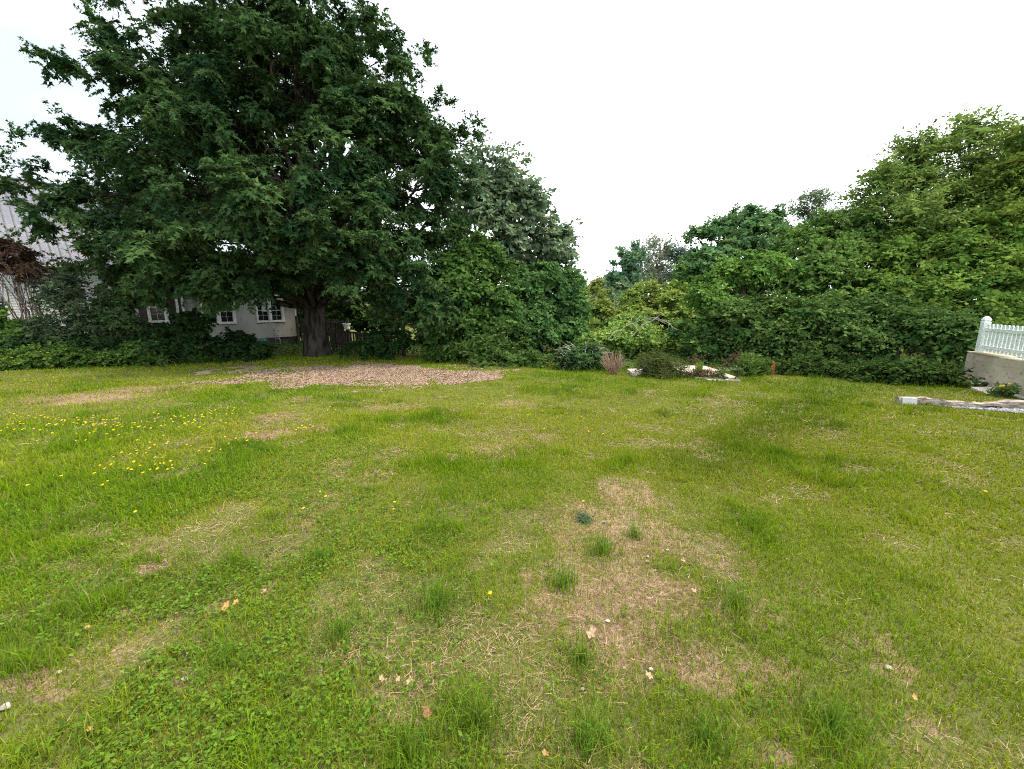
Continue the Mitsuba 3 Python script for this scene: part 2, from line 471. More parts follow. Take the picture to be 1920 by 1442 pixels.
def build_straw():
    """Dead blades lying on the worn places and, thinly, all over the lawn."""
    rng = np.random.default_rng(15)
    x, y, r = sector(220000, 0.8, 9.0, 1.1, 1.08, rng)
    k = rng.random(len(x)) < 0.03 + 0.70 * bareness(x, y)
    k &= ~off_lawn(x, y) & (ellipses(x, y, MULCH, .9) < .3)
    x, y, r = x[k], y[k], r[k]
    n = len(x)
    z = gz(x, y) + rng.uniform(.003, .018, n)
    az = rng.random(n) * 6.283
    D = np.stack([np.cos(az), np.sin(az), rng.normal(0, .18, n)], -1)
    S = np.stack([-np.sin(az), np.cos(az), rng.normal(0, .3, n)], -1)
    ln, wd = rng.uniform(.025, .085, n) * np.sqrt(np.maximum(r / 2.5, 1)), .0028 * rng.uniform(.6, 1.3, n) * np.maximum(r / 2.5, 1) ** .8
    P = np.stack([x, y, z], -1)
    V = np.stack([P - S * wd[:, None] / 2, P + S * wd[:, None] / 2, P + D * ln[:, None]], 1).reshape(-1, 3)
    F = np.arange(3 * n).reshape(-1, 3)
    c = np.where(rng.random((n, 1)) < .35, [.29, .175, .12], [.42, .33, .20]) * rng.uniform(.55, 1.15, (n, 1))
    return V, F, np.repeat(c, 3, 0)


# ---------------------------------------------------------------- foliage
def crown(masses, n_leaf, size, kind, c1, c2, seed, twig=0.7, twigs=12, per=16, up=0.35, droop=0.35, spread=1.0, fill=0.22, low=-0.55, jitter=0.18, clumps=6, lift=0.0, rise=0.45, wind=(0, 0, 0), core=.70, shoots=0.0):
    """Leaves of a crown: sprays of twigs set on the outer side of lobes (cx, cy, cz, rx, ry, rz), with a thinner inner filling."""
    rng = np.random.default_rng(seed)
    M = np.asarray(masses, float)
    if clumps:
        subs = [np.column_stack([M[:, :3], M[:, 3:] * core])]
        for q in M:
            n = clumps + rng.integers(0, 3)
            u = unit(rng.normal(0, 1, (n, 3)) + [0, 0, .35])
            f = rng.uniform(.34, .52, (n, 1))
            subs.append(np.column_stack([q[:3] + u * q[3:] * (.66 if core > .65 else .74), np.maximum(q[3:], q[3:].mean() * .6) * f * [1, 1, .8]]))
        M = np.vstack(subs)
    C, R = M[:, :3], M[:, 3:]
    npad = max(4, int(n_leaf / (twigs * per)))
    wgt = (R[:, 0] * R[:, 2] + R[:, 1] * R[:, 2] + R[:, 0] * R[:, 1]) ** 0.9
    if clumps:
        wgt[:len(masses)] *= .35
    m = rng.choice(len(M), npad * 7, p=wgt / wgt.sum())
    u = unit(rng.normal(0, 1, (npad * 7, 3)))
    inner = rng.random(npad * 7) < fill
    rad = np.where(inner, rng.uniform(.2, .65, npad * 7), rng.uniform(.80, 1.03, npad * 7))
    p = C[m] + u * R[m] * rad[:, None]
    out = unit(u / R[m])
    deep = np.full(len(p), 9.0)
    for j in range(len(M)):
        q = np.linalg.norm((p - C[j]) / R[j], axis=1)
        deep = np.where(m != j, np.minimum(deep, q), deep)
    tocam = unit(np.array([0, 0, EYE]) - p)
    ok = (inner | (deep > 0.85)) & (inner | (u[:, 2] > -.25) | (rng.random(len(p)) < .35)) & ((u[:, 2] > low) | inner) & ((rng.random(len(p)) < 0.4) | ((out * tocam).sum(-1) > -0.35))
    idx = np.flatnonzero(ok)[:npad]
    p, out, inn = p[idx], out[idx], inner[idx]
    n = len(p)
    tone = np.clip(rng.normal(.5, .32, n), -.1, 1.15)
    # twigs
    o = np.repeat(p, twigs, 0)
    ou = np.repeat(out, twigs, 0)
    az = rng.random(n * twigs) * 6.283
    hz = np.stack([np.cos(az), np.sin(az), az * 0], -1)
    D = unit(ou * 0.75 + hz * spread + np.array([0, 0, lift]) + rng.normal(0, .15, o.shape) + rng.normal(0, rise, (len(o), 1)) * [0, 0, 1] + np.asarray(wind))
    L = twig * rng.uniform(.45, 1.2, len(o))
    if shoots:
        sh = rng.random(len(o)) < shoots
        D[sh] = unit(D[sh] * .35 + np.array([0, 0, 1.0]))
        L[sh] *= 1.5
    o = o + rng.normal(0, jitter * twig, o.shape)
    t = (np.arange(per) + .6) / per
    t = np.clip(t[None] + rng.normal(0, .04, (len(o), per)), .03, 1.05)
    pos = o[:, None] + D[:, None] * (L[:, None] * t)[..., None]
    pos[..., 2] -= droop * L[:, None] * t ** 2
    side = unit(np.cross(D, [0, 0, 1.0]) + 1e-4)
    sg = np.where(np.arange(per) % 2 == 0, 1.0, -1.0)[None, :, None]
    Tn = 0.65 * D[:, None] + sg * side[:, None] * 0.8 + rng.normal(0, .5, pos.shape)
    Tn[..., 2] -= droop * 1.1
    N = np.array([0, 0, up]) + ou[:, None] * 0.75 + rng.normal(0, .33, pos.shape)
    cc = np.asarray(c1) + (np.asarray(c2) - np.asarray(c1)) * np.repeat(np.repeat(tone, twigs), per)[:, None]
    cc = cc * rng.uniform(.72, 1.28, (len(cc), 1)) * (1 + rng.normal(0, .05, cc.shape))
    k = pos.reshape(-1, 3)
    good = k[:, 2] > gz(k[:, 0], k[:, 1]) + size * 0.1
    mesh = leafmesh(k[good], Tn.reshape(-1, 3)[good], N.reshape(-1, 3)[good], (size * rng.uniform(.62, 1.25, len(k)) * np.repeat(np.where(inn, 1.5, 1.0), twigs * per))[good], np.clip(cc, .004, .8)[good], kind)
    return mesh, p, out


def mass(px, py, rx, ry, Y, deep=1.0):
    """A lobe seen at (px, py) with half sizes rx, ry (pixels) at distance Y; its depth is deep times its width."""
    c = pt(px, py, Y)
    s = np.linalg.norm(c - [0, 0, EYE]) / math.hypot(FPX, math.hypot(px - 960, py - 721)) 
    return [c[0], c[1], c[2], rx * s, rx * s * deep, ry * s]


def limbs(base, masses, pads, r0, seed, twigs_share=0.3, trunk_top=None, sides=7, rmin=0.012, rlimb=9.0):
    """Trunk mesh and branch mesh that carry the lobes."""
    rng = np.random.default_rng(seed)
    base = np.asarray(base, float)
    M = np.asarray(masses, float)
    if trunk_top is None:
        c = M[:, :3].mean(0)
        trunk_top = np.array([base[0] * .6 + c[0] * .4, base[1] * .6 + c[1] * .4, base[2] + 0.55 * (M[:, 2].max() - base[2])])
    trunk_top = np.asarray(trunk_top, float)
    P = bez(base - [0, 0, .15], trunk_top, 0, 9, rng, r0 * 0.12)
    t = np.linspace(0, 1, 9)
    R = r0 * (1 - .55 * t) * (1 + 0.38 * np.exp(-t * 16))
    trunk = tube(P, R, 12)
    br = []
    for c in M:
        s = P[int(np.clip((c[2] - base[2]) / max(trunk_top[2] - base[2], .1) * 5, 2, 7))]
        d = np.linalg.norm(c[:3] - s)
        r1 = min(r0 * .42, rlimb, 0.035 * d ** .9 + .02) 
        b = bez(s, s + (c[:3] - s) * (.9 if c[3] > .8 else .72), 0.12 * d, 7, rng, .04 * d)
        br.append(tube(b, np.linspace(r1, max(r1 * .35, rmin), 7), sides))
        near = np.flatnonzero(np.linalg.norm((pads - c[:3]) / c[3:], axis=1) < 1.15)
        for q in near[rng.random(len(near)) < twigs_share]:
            s2 = b[rng.integers(3, 7)]
            e = np.linalg.norm(pads[q] - s2)
            br.append(tube(bez(s2, pads[q], .1 * e, 5, rng, .04 * e), np.linspace(max(r1 * .3, rmin), rmin * .6, 5), 4, False))
    return trunk, join(br)


def tree(name, label, cat, masses, base, r0, n_leaf, size, kind, c1, c2, seed, group=None, bark='bark_material', trunk_top=None, share=.3, rmin=.012, rlimb=9.0, **kw):
    k = thing(name, label, cat, group)
    mesh, pads, out = crown(masses, n_leaf, size, kind, c1, c2, seed, **kw)
    if r0:
        tr, br = limbs(base, masses, pads, r0, seed + 1, share, trunk_top, rmin=rmin, rlimb=rlimb)
        add(part(k, 'trunk'), tr, bark, smooth=True)
        add(part(k, 'branches'), br, bark, smooth=True)
    add(part(k, 'crown' if r0 and r0 > .05 else 'foliage'), mesh[:2], 'leaf_material', color=mesh[2])
    return k, pads


def shrub(name, label, masses, base, n_leaf, size, kind, c1, c2, seed, stems=7, stem_r=.012, group=None, mat='twig_material', cat='shrub', **kw):
    k = thing(name, label, cat, group)
    mesh, pads, out = crown(masses, n_leaf, size, kind, c1, c2, seed, **kw)
    rng = np.random.default_rng(seed + 3)
    base = np.asarray(base, float)
    st = []
    for q in pads[rng.permutation(len(pads))[:stems]]:
        b = base + np.array([rng.normal(0, .12), rng.normal(0, .12), 0])
        b[:2] = b[:2] * .6 + q[:2] * .4
        b[2] = gz(b[0], b[1]) - .03
        e = np.linalg.norm(q - b)
        st.append(tube(bez(b, q, .12 * e, 6, rng, .03 * e), np.linspace(stem_r, stem_r * .4, 6), 5))
    add(part(k, 'stems'), join(st), mat, smooth=True)
    add(part(k, 'foliage'), mesh[:2], 'leaf_material', color=mesh[2])
    return k


# ---------------------------------------------------------------- house at the left
def paint_fn(p, n, uv):
    a = fbm(p.x * 1.3, p.y * 1.3, p.z * 0.7, 4)
    b = fbm(p.x * 11, p.y * 11, p.z * 3.0, 3)
    c = mix((.46, .48, .47), (.57, .59, .58), smoothstep(.3, .7, a))
    return mix(c, mi.Color3f(.42, .41, .37), smoothstep(.62, .85, b) * .5)


def shaded_paint_fn(p, n, uv):  # wing siding: grey cream, with the maple shade put into the colour
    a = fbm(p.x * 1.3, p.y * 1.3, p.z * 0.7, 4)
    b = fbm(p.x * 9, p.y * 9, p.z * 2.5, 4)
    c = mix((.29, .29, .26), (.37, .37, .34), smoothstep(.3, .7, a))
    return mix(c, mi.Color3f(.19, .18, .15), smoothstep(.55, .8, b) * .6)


def roof_fn(p, n, uv):
    a = fbm(p.x * .9, p.y * .9, p.z * .9, 4)
    b = fbm(p.x * 9, p.y * 9, p.z * 5, 3)
    c = mix((.145, .16, .195), (.195, .21, .25), smoothstep(.3, .7, a))
    return mix(c, mi.Color3f(.15, .13, .13), smoothstep(.66, .85, b) * .6)


def dark_wood_fn(p, n, uv):
    a = fbm(p.x * 24, p.y * 24, p.z * 2.5, 4)
    return mix((.035, .03, .026), (.10, .088, .075), a)


def concrete_fn(p, n, uv):
    a = fbm(p.x * 1.7, p.y * 1.7, p.z * 2.2, 4)
    b = fbm(p.x * 16, p.y * 16, p.z * 16, 4)
    c = mix((.42, .35, .25), (.60, .525, .405), smoothstep(.3, .7, a))
    c = mix(c, mi.Color3f(.16, .135, .11), smoothstep(.58, .8, b) * .7)
    return mix(c, mi.Color3f(.50, .47, .42), smoothstep(.6, .8, noise(p.x * 40, p.y * 40, p.z * 40)) * .35)


def concrete_bump(p, n, uv):
    return fbm(p.x * 22, p.y * 22, p.z * 22, 4) * .012 + smoothstep(.42, .5, dr.abs(p.z * 7.5 - dr.floor(p.z * 7.5) - .5)) * .004


def pale_concrete_fn(p, n, uv):
    c = concrete_fn(p, n, uv)
    return mix(c, mi.Color3f(.50, .45, .42), .6)


scene['paint_material'] = two({'type': 'principled', 'base_color': proc(paint_fn), 'roughness': .6})
scene['shaded_paint_material'] = two({'type': 'principled', 'base_color': proc(shaded_paint_fn), 'roughness': .7})
scene['roof_material'] = two({'type': 'principled', 'base_color': proc(roof_fn), 'roughness': .42, 'metallic': .25})
scene['rib_material'] = two({'type': 'principled', 'base_color': rgb(.085, .08, .095), 'roughness': .5})
scene['trim_material'] = two({'type': 'principled', 'base_color': rgb(.62, .62, .60), 'roughness': .5})
scene['dark_wood_material'] = two({'type': 'diffuse', 'reflectance': proc(dark_wood_fn)})
scene['concrete_material'] = two({'type': 'bumpmap', 'tex': proc(concrete_bump, 3e-3), 'b': {'type': 'diffuse', 'reflectance': proc(concrete_fn)}})
scene['pale_concrete_material'] = two({'type': 'bumpmap', 'tex': proc(concrete_bump, 3e-3), 'b': {'type': 'diffuse', 'reflectance': proc(pale_concrete_fn)}})
scene['shingle_material'] = two({'type': 'diffuse', 'reflectance': proc(bark_fn((.045, .045, .05), (.09, .09, .095), 12))})
scene['interior_material'] = two({'type': 'diffuse', 'reflectance': rgb(.035, .035, .04)})
scene['glass_material'] = {'type': 'thindielectric', 'int_ior': 1.5}
scene['metal_material'] = two({'type': 'principled', 'base_color': rgb(.24, .24, .25), 'roughness': .4, 'metallic': .7})
scene['rubber_material'] = two({'type': 'principled', 'base_color': rgb(.02, .02, .02), 'roughness': .7})
scene['vinyl_material'] = two({'type': 'principled', 'base_color': rgb(.74, .79, .76), 'roughness': .38})
scene['green_paint_material'] = two({'type': 'principled', 'base_color': rgb(.015, .10, .085), 'roughness': .5})
scene['letter_material'] = two({'type': 'diffuse', 'reflectance': rgb(.30, .50, .46)})

TH = math.radians(50)
HC, HA, HN = np.array([-12.65, 25.0]), np.array([-math.cos(TH), -math.sin(TH)]), np.array([math.sin(TH), -math.cos(TH)])


def H(mesh):
    """From house coordinates (u along the wall to the left, w out of the wall, z) to the world."""
    v, f = mesh
    v = np.asarray(v, float)
    xy = HC + v[:, :1] * HA + v[:, 1:2] * HN
    return np.column_stack([xy, v[:, 2]]), f


house = thing('house', 'white clapboard house with a pale metal roof behind the big maple, with a lower wing', 'house')


def siding(u0, u1, z0, z1, w, holes, step):
    L = []
    nz = int(round((z1 - z0) / step))
    zs = np.linspace(z0, z1, nz + 1)
    for a, b in zip(zs[:-1], zs[1:]):
        segs = [(u0, u1)]
        for h0, h1, hz0, hz1 in holes:
            if hz0 < (a + b) / 2 < hz1:
                new = []
                for s, e in segs:
                    if h1 <= s or h0 >= e:
                        new.append((s, e))
                    else:
                        if s < h0: new.append((s, h0))
                        if h1 < e: new.append((h1, e))
                segs = new
        for s, e in segs:
            v = np.array([[s, w - .03, a], [e, w - .03, a], [s, w + .020, a], [e, w + .020, a], [s, w + .002, b], [e, w + .002, b], [s, w - .03, b], [e, w - .03, b]])
            L.append((v, np.array([[0, 1, 3, 2], [2, 3, 5, 4], [4, 5, 7, 6], [6, 7, 1, 0], [0, 2, 4, 6], [1, 7, 5, 3]])))
    return join(L)


WIN = [(.76, 1.33, .56, 1.72), (1.46, 2.03, .56, 1.72), (3.20, 3.80, .55, 1.70), (3.93, 4.53, .55, 1.70)]
MWIN = [(6.06, 6.64, .72, 2.02), (8.6, 9.3, .9, 2.2), (10.9, 11.6, .9, 2.2)]
DOOR = (5.66, 5.96, -.1, 2.06)
wing_holes = [(.66, 2.13, .46, 1.82), (3.10, 4.63, .45, 1.80)]
main_holes = [(5.58, 6.74, -.3, 2.16)] + [(a - .1, b + .1, c - .1, d + .1) for a, b, c, d in MWIN[1:]]
labels[add(part(house, 'siding'), H(siding(.09, 5.30, -.37, 2.06, 0, wing_holes, .10)), 'shaded_paint_material')] = {'kind': 'stuff', 'label': 'weathered grey cream clapboards of the low wing, coloured darker for the maple shade'}
labels[add(part(house, 'siding'), H(siding(5.42, 17, -.25, 3.36, .10, main_holes, .105)), 'paint_material')] = {'kind': 'stuff', 'label': 'clapboards of the taller block'}
add(part(house, 'wall'), H(join([box(.1, 5.3, -5, -.30, -.9, 2.0), box(5.4, 17, -8.3, -.25, -.9, 3.3)])), 'interior_material')
add(part(house, 'side_wall'), H(siding(-5.0, -.02, -.37, 2.06, 0, [], .10))if False else H((np.array([[.02, -.02, -.37], [.02, -5, -.37], [.02, -5, 2.9], [.02, -2.5, 3.0], [.02, -.02, 2.06], [.06, -.02, -.37], [.06, -5, -.37], [.06, -5, 2.9], [.06, -2.5, 3.0], [.06, -.02, 2.06]]), np.array([[0, 1, 2], [0, 2, 3], [0, 3, 4], [5, 7, 6], [5, 8, 7], [5, 9, 8], [0, 5, 6], [0, 6, 1], [0, 4, 9], [0, 9, 5]]))), 'paint_material')
for u0, u1, w0, w1, z0, z1 in ((-.02, .085, -.10, .035, -.39, 2.06), (5.305, 5.415, -.05, .145, -.39, 3.36)):
    add(part(house, 'corner_board'), H(box(u0, u1, w0, w1, z0, z1)), 'trim_material')
add(part(house, 'foundation'), H(join([box(.03, 5.3, -.32, -.04, -1.4, -.375), box(5.32, 17, -.3, .06, -1.2, -.255)])), 'shingle_material')


def window(u0, u1, z0, z1, w, rows=2, cols=2):
    k = part(house, 'window')
    t = .09
    add(k + '__frame', H(join([box(u0 - t, u0, w - .12, w + .045, z0 - t, z1 + t), box(u1, u1 + t, w - .12, w + .045, z0 - t, z1 + t), box(u0, u1, w - .12, w + .045, z1, z1 + t)])), 'trim_material')
    add(k + '__sill', H(box(u0 - .12, u1 + .12, w - .12, w + .075, z0 - .075, z0 - .002)), 'trim_material')
    zm = (z0 + z1) / 2
    s = .035
    for (a, b, ww) in ((z0, zm + s / 2, w - .065), (zm - s / 2, z1, w - .035)):
        bars = [box(u0, u0 + s, ww - .03, ww, a, b), box(u1 - s, u1, ww - .03, ww, a, b), box(u0 + s, u1 - s, ww - .03, ww, a, a + s), box(u0 + s, u1 - s, ww - .03, ww, b - s, b)]
        um = (u0 + u1) / 2
        bars.append(box(um - .006, um + .006, ww - .026, ww - .004, a + s, b - s))
        zc = (a + b) / 2
        bars.append(box(u0 + s, um - .006, ww - .026, ww - .004, zc - .006, zc + .006))
        bars.append(box(um + .006, u1 - s, ww - .026, ww - .004, zc - .006, zc + .006))
        n = sum(q.startswith(k + '__sash') for q in scene)
        add(k + '__sash' + (f'_{n:03d}' if n else ''), H(join(bars)), 'trim_material')
        g = np.array([[u0 + s, ww - .015, a + s], [u1 - s, ww - .015, a + s], [u1 - s, ww - .015, b - s], [u0 + s, ww - .015, b - s]])
        add(k + '__pane' + (f'_{n:03d}' if n else ''), H((g, np.array([[0, 1, 2, 3]]))), 'glass_material')
    scene[k] = scene.pop(k + '__frame')


for q in WIN:
    window(*q, 0)
for q in MWIN:
    window(*q, .10)
# a pale blind hangs behind one pane of the wing
add(part(house, 'window_blind'), H(box(1.50, 1.75, -.20, -.19, 1.05, 1.66)), 'trim_material')
# entrance bay: door, screen panel, trim posts and a louvred shutter
dk = part(house, 'door')
add(dk, H(box(5.62, 5.98, .02, .06, -.25, 2.06)), 'dark_wood_material')
add(dk + '__handle', H(trimesh_arrays := (lambda m: (np.array(m.vertices) + [5.68, .085, .75], np.array(m.faces)))(trimesh.creation.icosphere(1, .028))), 'metal_material', smooth=True)
for u in (5.57, 6.00, 6.66):
    add(part(house, 'door_trim'), H(box(u - .045, u + .045, .0, .17, -.25, 2.14)), 'trim_material')
add(part(house, 'door_trim'), H(box(5.52, 6.71, .02, .16, 2.142, 2.24)), 'trim_material')
add(part(house, 'panel'), H(box(6.05, 6.6, .03, .09, -.25, .62)), 'dark_wood_material')
sk = part(house, 'shutter')
add(sk, H(join([box(5.42, 5.46, .135, .165, .55, 2.05), box(5.49, 5.53, .135, .165, .55, 2.05)] + [box(5.46, 5.49, .14, .158, z, z + .035) for z in np.arange(.58, 2.0, .06)])), 'dark_wood_material')
add(part(house, 'shutter'), H(box(6.74, 7.02, .125, .155, .70, 2.03)), 'dark_wood_material')

# metal roof of the taller block: one panel after another, each with its standing rib
rk = part(house, 'roof')
EZ, PI_, RD = 3.40, math.radians(40), 4.25


def slope(u0, u1, s0, s1, h0, h1, back=False):
    """A plate on the roof slope between distances s0 and s1 up the plan, standing h0..h1 proud of the deck."""
    v = []
    for u in (u0, u1):
        for s in (s0, s1):
            for h in (h0, h1):
                w = .10 - s if not back else .10 - 2 * RD + s
                v.append([u, w + (h if not back else -h) * math.sin(PI_), EZ + s * math.tan(PI_) + h * math.cos(PI_)])
    return np.array(v), BOXF


add(rk, H(join([slope(5.2, 17.2, -.32, RD, -.05, 0), slope(5.2, 17.2, -.32, RD, -.05, .02, True)])), 'roof_material')
PW = .262
for i in range(45):
    u = 5.2 + i * PW
    add(rk + '__rib' + (f'_{i:03d}' if i else ''), H(slope(u - .016, u + .018, -.362, RD, .004, .045)), 'rib_material')
    add(rk + '__panel' + (f'_{i:03d}' if i else ''), H(join([slope(u + .020, u + PW - .018, -.36, RD, .004, .010), slope(u + PW / 2 - .008, u + PW / 2 + .008, -.355, RD - .01, .010, .017)])), 'roof_material')
add(part(house, 'ridge_cap'), H(box(5.15, 17.2, .10 - RD - .13, .10 - RD + .13, EZ + RD * math.tan(PI_) + .0, EZ + RD * math.tan(PI_) + .045)), 'roof_material')
add(part(house, 'gutter'), H(join([box(5.15, 17.2, .44, .55, EZ - .40, EZ - .39), box(5.15, 17.2, .44, .45, EZ - .39, EZ - .30), box(5.15, 17.2, .54, .55, EZ - .39, EZ - .29)])), 'trim_material')
add(part(house, 'soffit'), H(box(5.2, 17.1, .125, .437, EZ - .42, EZ - .36)), 'trim_material')
gab = np.array([[5.33, .1, -.3], [5.33, -8.4, -.3], [5.33, -8.4, EZ - .05], [5.33, .1 - RD, EZ + RD * math.tan(PI_) - .06], [5.33, .1, EZ - .05]])
add(part(house, 'gable_wall'), H((np.vstack([gab, gab + [.06, 0, 0]]), np.array([[0, 1, 2], [0, 2, 3], [0, 3, 4], [5, 7, 6], [5, 8, 7], [5, 9, 8]]))), 'paint_material')
# low dark roof of the wing
wr = part(house, 'wing_roof')
tp = math.tan(math.radians(20))
v = []
for u in (-.25, 5.30):
    for w, z in ((.28, 2.06 - .1), (.28, 2.06 - .02), (-2.5, 2.06 + 2.5 * tp), (-5.3, 2.0), (-5.3, 1.92), (-2.5, 1.98 + 2.5 * tp)):
        v.append([u, w, z])
v = np.array(v)
f = []
for i in range(6):
    f.append([i, (i + 1) % 6, 6 + (i + 1) % 6, 6 + i])
f += [[0, 5, 2, 1], [5, 4, 3, 2], [6, 7, 8, 11], [11, 8, 9, 10]]
add(wr, H((v, np.array(f))), 'shingle_material')
add(part(house, 'fascia'), H(box(-.24, 5.29, .282, .31, 1.93, 2.05)), 'trim_material')

# hand truck leaning on the wing
ht = thing('hand_truck', 'small grey two wheeled hand truck leaning against the wall of the wing', 'hand truck')
lean = lambda z: .12 + (0.30 - .12) * (1 - (z + .80) / .85)
L = [np.array([[1.36, lean(z), z] for z in (-.80, -.4, 0, .02)]), np.array([[1.12, lean(z), z] for z in (-.80, -.4, 0, .02)])]
an = np.linspace(0, math.pi, 9)
handle = np.array([[1.24 + .12 * math.cos(t), lean(.02) - .03 * math.sin(t), .02 + .07 * math.sin(t)] for t in an])
add(part(ht, 'frame'), H(join([tube(np.vstack([L[0][:3], handle, L[1][:3][::-1]]), .016, 7)] + [tube(np.array([[1.13, lean(z), z], [1.35, lean(z), z]]), .012, 6) for z in (-.72, -.45, -.18)])), 'metal_material', smooth=40)
add(part(ht, 'toe_plate'), H(box(1.10, 1.38, .30, .50, -.815, -.80)), 'metal_material')
for u in (1.06, 1.42):
    c = trimesh.creation.cylinder(.085, .05, 20)
    vv = np.array(c.vertices)
    add(part(ht, 'wheel'), H((np.column_stack([u + vv[:, 2], .22 + vv[:, 0], -.745 + vv[:, 1]]), np.array(c.faces))), 'rubber_material', smooth=40)
# green board with lettering leaning on the foundation
sg = thing('green_sign', 'dark green board with the word NORTH leaning against the foundation left of the hand truck', 'sign')
add(part(sg, 'board'), H(box(1.62, 2.50, .05, .085, -.86, -.36)), 'green_paint_material')
tm = meshkit.text_mesh('NORTH', .13, .004, True)
tv = np.array(tm.vertices)
add(part(sg, 'lettering'), H((np.column_stack([2.42 - tv[:, 0], .0865 + tv[:, 2], -.53 + tv[:, 1]]), np.array(tm.faces)[:, ::-1])), 'letter_material')

# fences in the shade behind the maple
def run_fence(name, label, a, b, ztop, zbot, n, wd, rails, mat, posts=(), thick=.02, jit=.02, seed=3):
    rng = np.random.default_rng(seed)
    k = thing(name, label, 'fence')
    a, b = np.array(a), np.array(b)
    d = (b - a) / np.linalg.norm(b - a)
    nn = np.array([d[1], -d[0]])
    ln = np.linalg.norm(b - a)

    def W(mesh):
        v, f = mesh
        return np.column_stack([a + v[:, :1] * d + v[:, 1:2] * nn, v[:, 2]]), f
    for i in range(n):
        s = ln * (i + .5) / n
        zt = ztop(s / ln) + rng.normal(0, jit)
        bx = box(s - wd / 2, s + wd / 2, 0, thick, zbot(s / ln), zt)
        bx[0][:, 0] += (bx[0][:, 2] - zbot(s / ln)) * rng.normal(0, .012)
        add(part(k, 'picket'), W(bx), mat)
    for f0 in rails:
        p = [(ztop(t) - f0) for t in (0, 1)]
        v = np.array([[s, w, z + p[0 if s == 0 else 1]] for s in (0, ln) for w in (thick + .002, thick + .04) for z in (-.04, .04)])
        add(part(k, 'rail'), W((v, BOXF)), mat)
    for s, zt in posts:
        add(part(k, 'post'), W(box(s * ln - .05, s * ln + .05, thick + .045, thick + .145, zbot(s), zt)), mat)
    return k


A, B = pt(556, 596, 22.0), pt(655, 600, 22.0)
run_fence('picket_fence', 'dark weathered picket fence in deep shade behind the maple trunk', A[:2], B[:2], lambda t: A[2] + (B[2] - A[2]) * t, lambda t: -.95, 22, .075, (.15, .65), 'dark_wood_material', ((.02, A[2] + .1), (.98, B[2] + .1)))
A2, B2, A3 = pt(627, 618, 19.5), pt(690, 628, 18.0), pt(760, 632, 17.2)
run_fence('board_fence', 'low dark board fence with a pale bottom rail, right of the maple trunk', A2[:2], A3[:2], lambda t: A2[2] + (A3[2] - A2[2]) * t, lambda t: -.72, 26, .10, (.04, .62), 'dark_wood_material', ((0, A2[2] + .08), (.5, A2[2] + .02), (1, A3[2] + .05)), jit=.008, seed=4)
c = pt(651, 617, 21.8)
bk = thing('white_bucket', 'white tapered bucket set on top of the dark picket fence', 'bucket')
an = np.arange(20) * 2 * np.pi / 20
prof = [(.0, .0), (.14, .0), (.165, .24), (.20, .245), (.20, .29), (.185, .29), (.13, .02), (0, .02)]
m = trimesh.creation.revolve(np.array(prof), sections=20)
add(part(bk, 'body'), (np.array(m.vertices) + c, np.array(m.faces)), 'vinyl_material', smooth=40)
hb = np.array([[c[0] + .2 * math.cos(t), c[1] - .02 - .05 * math.sin(t), c[2] + .26 - .12 * math.sin(t)] for t in np.linspace(0, math.pi, 9)])
add(part(bk, 'handle'), tube(hb, .006, 5), 'metal_material')
# ---------------------------------------------------------------- trees
DK1, DK2 = (.022, .060, .018), (.050, .105, .026)
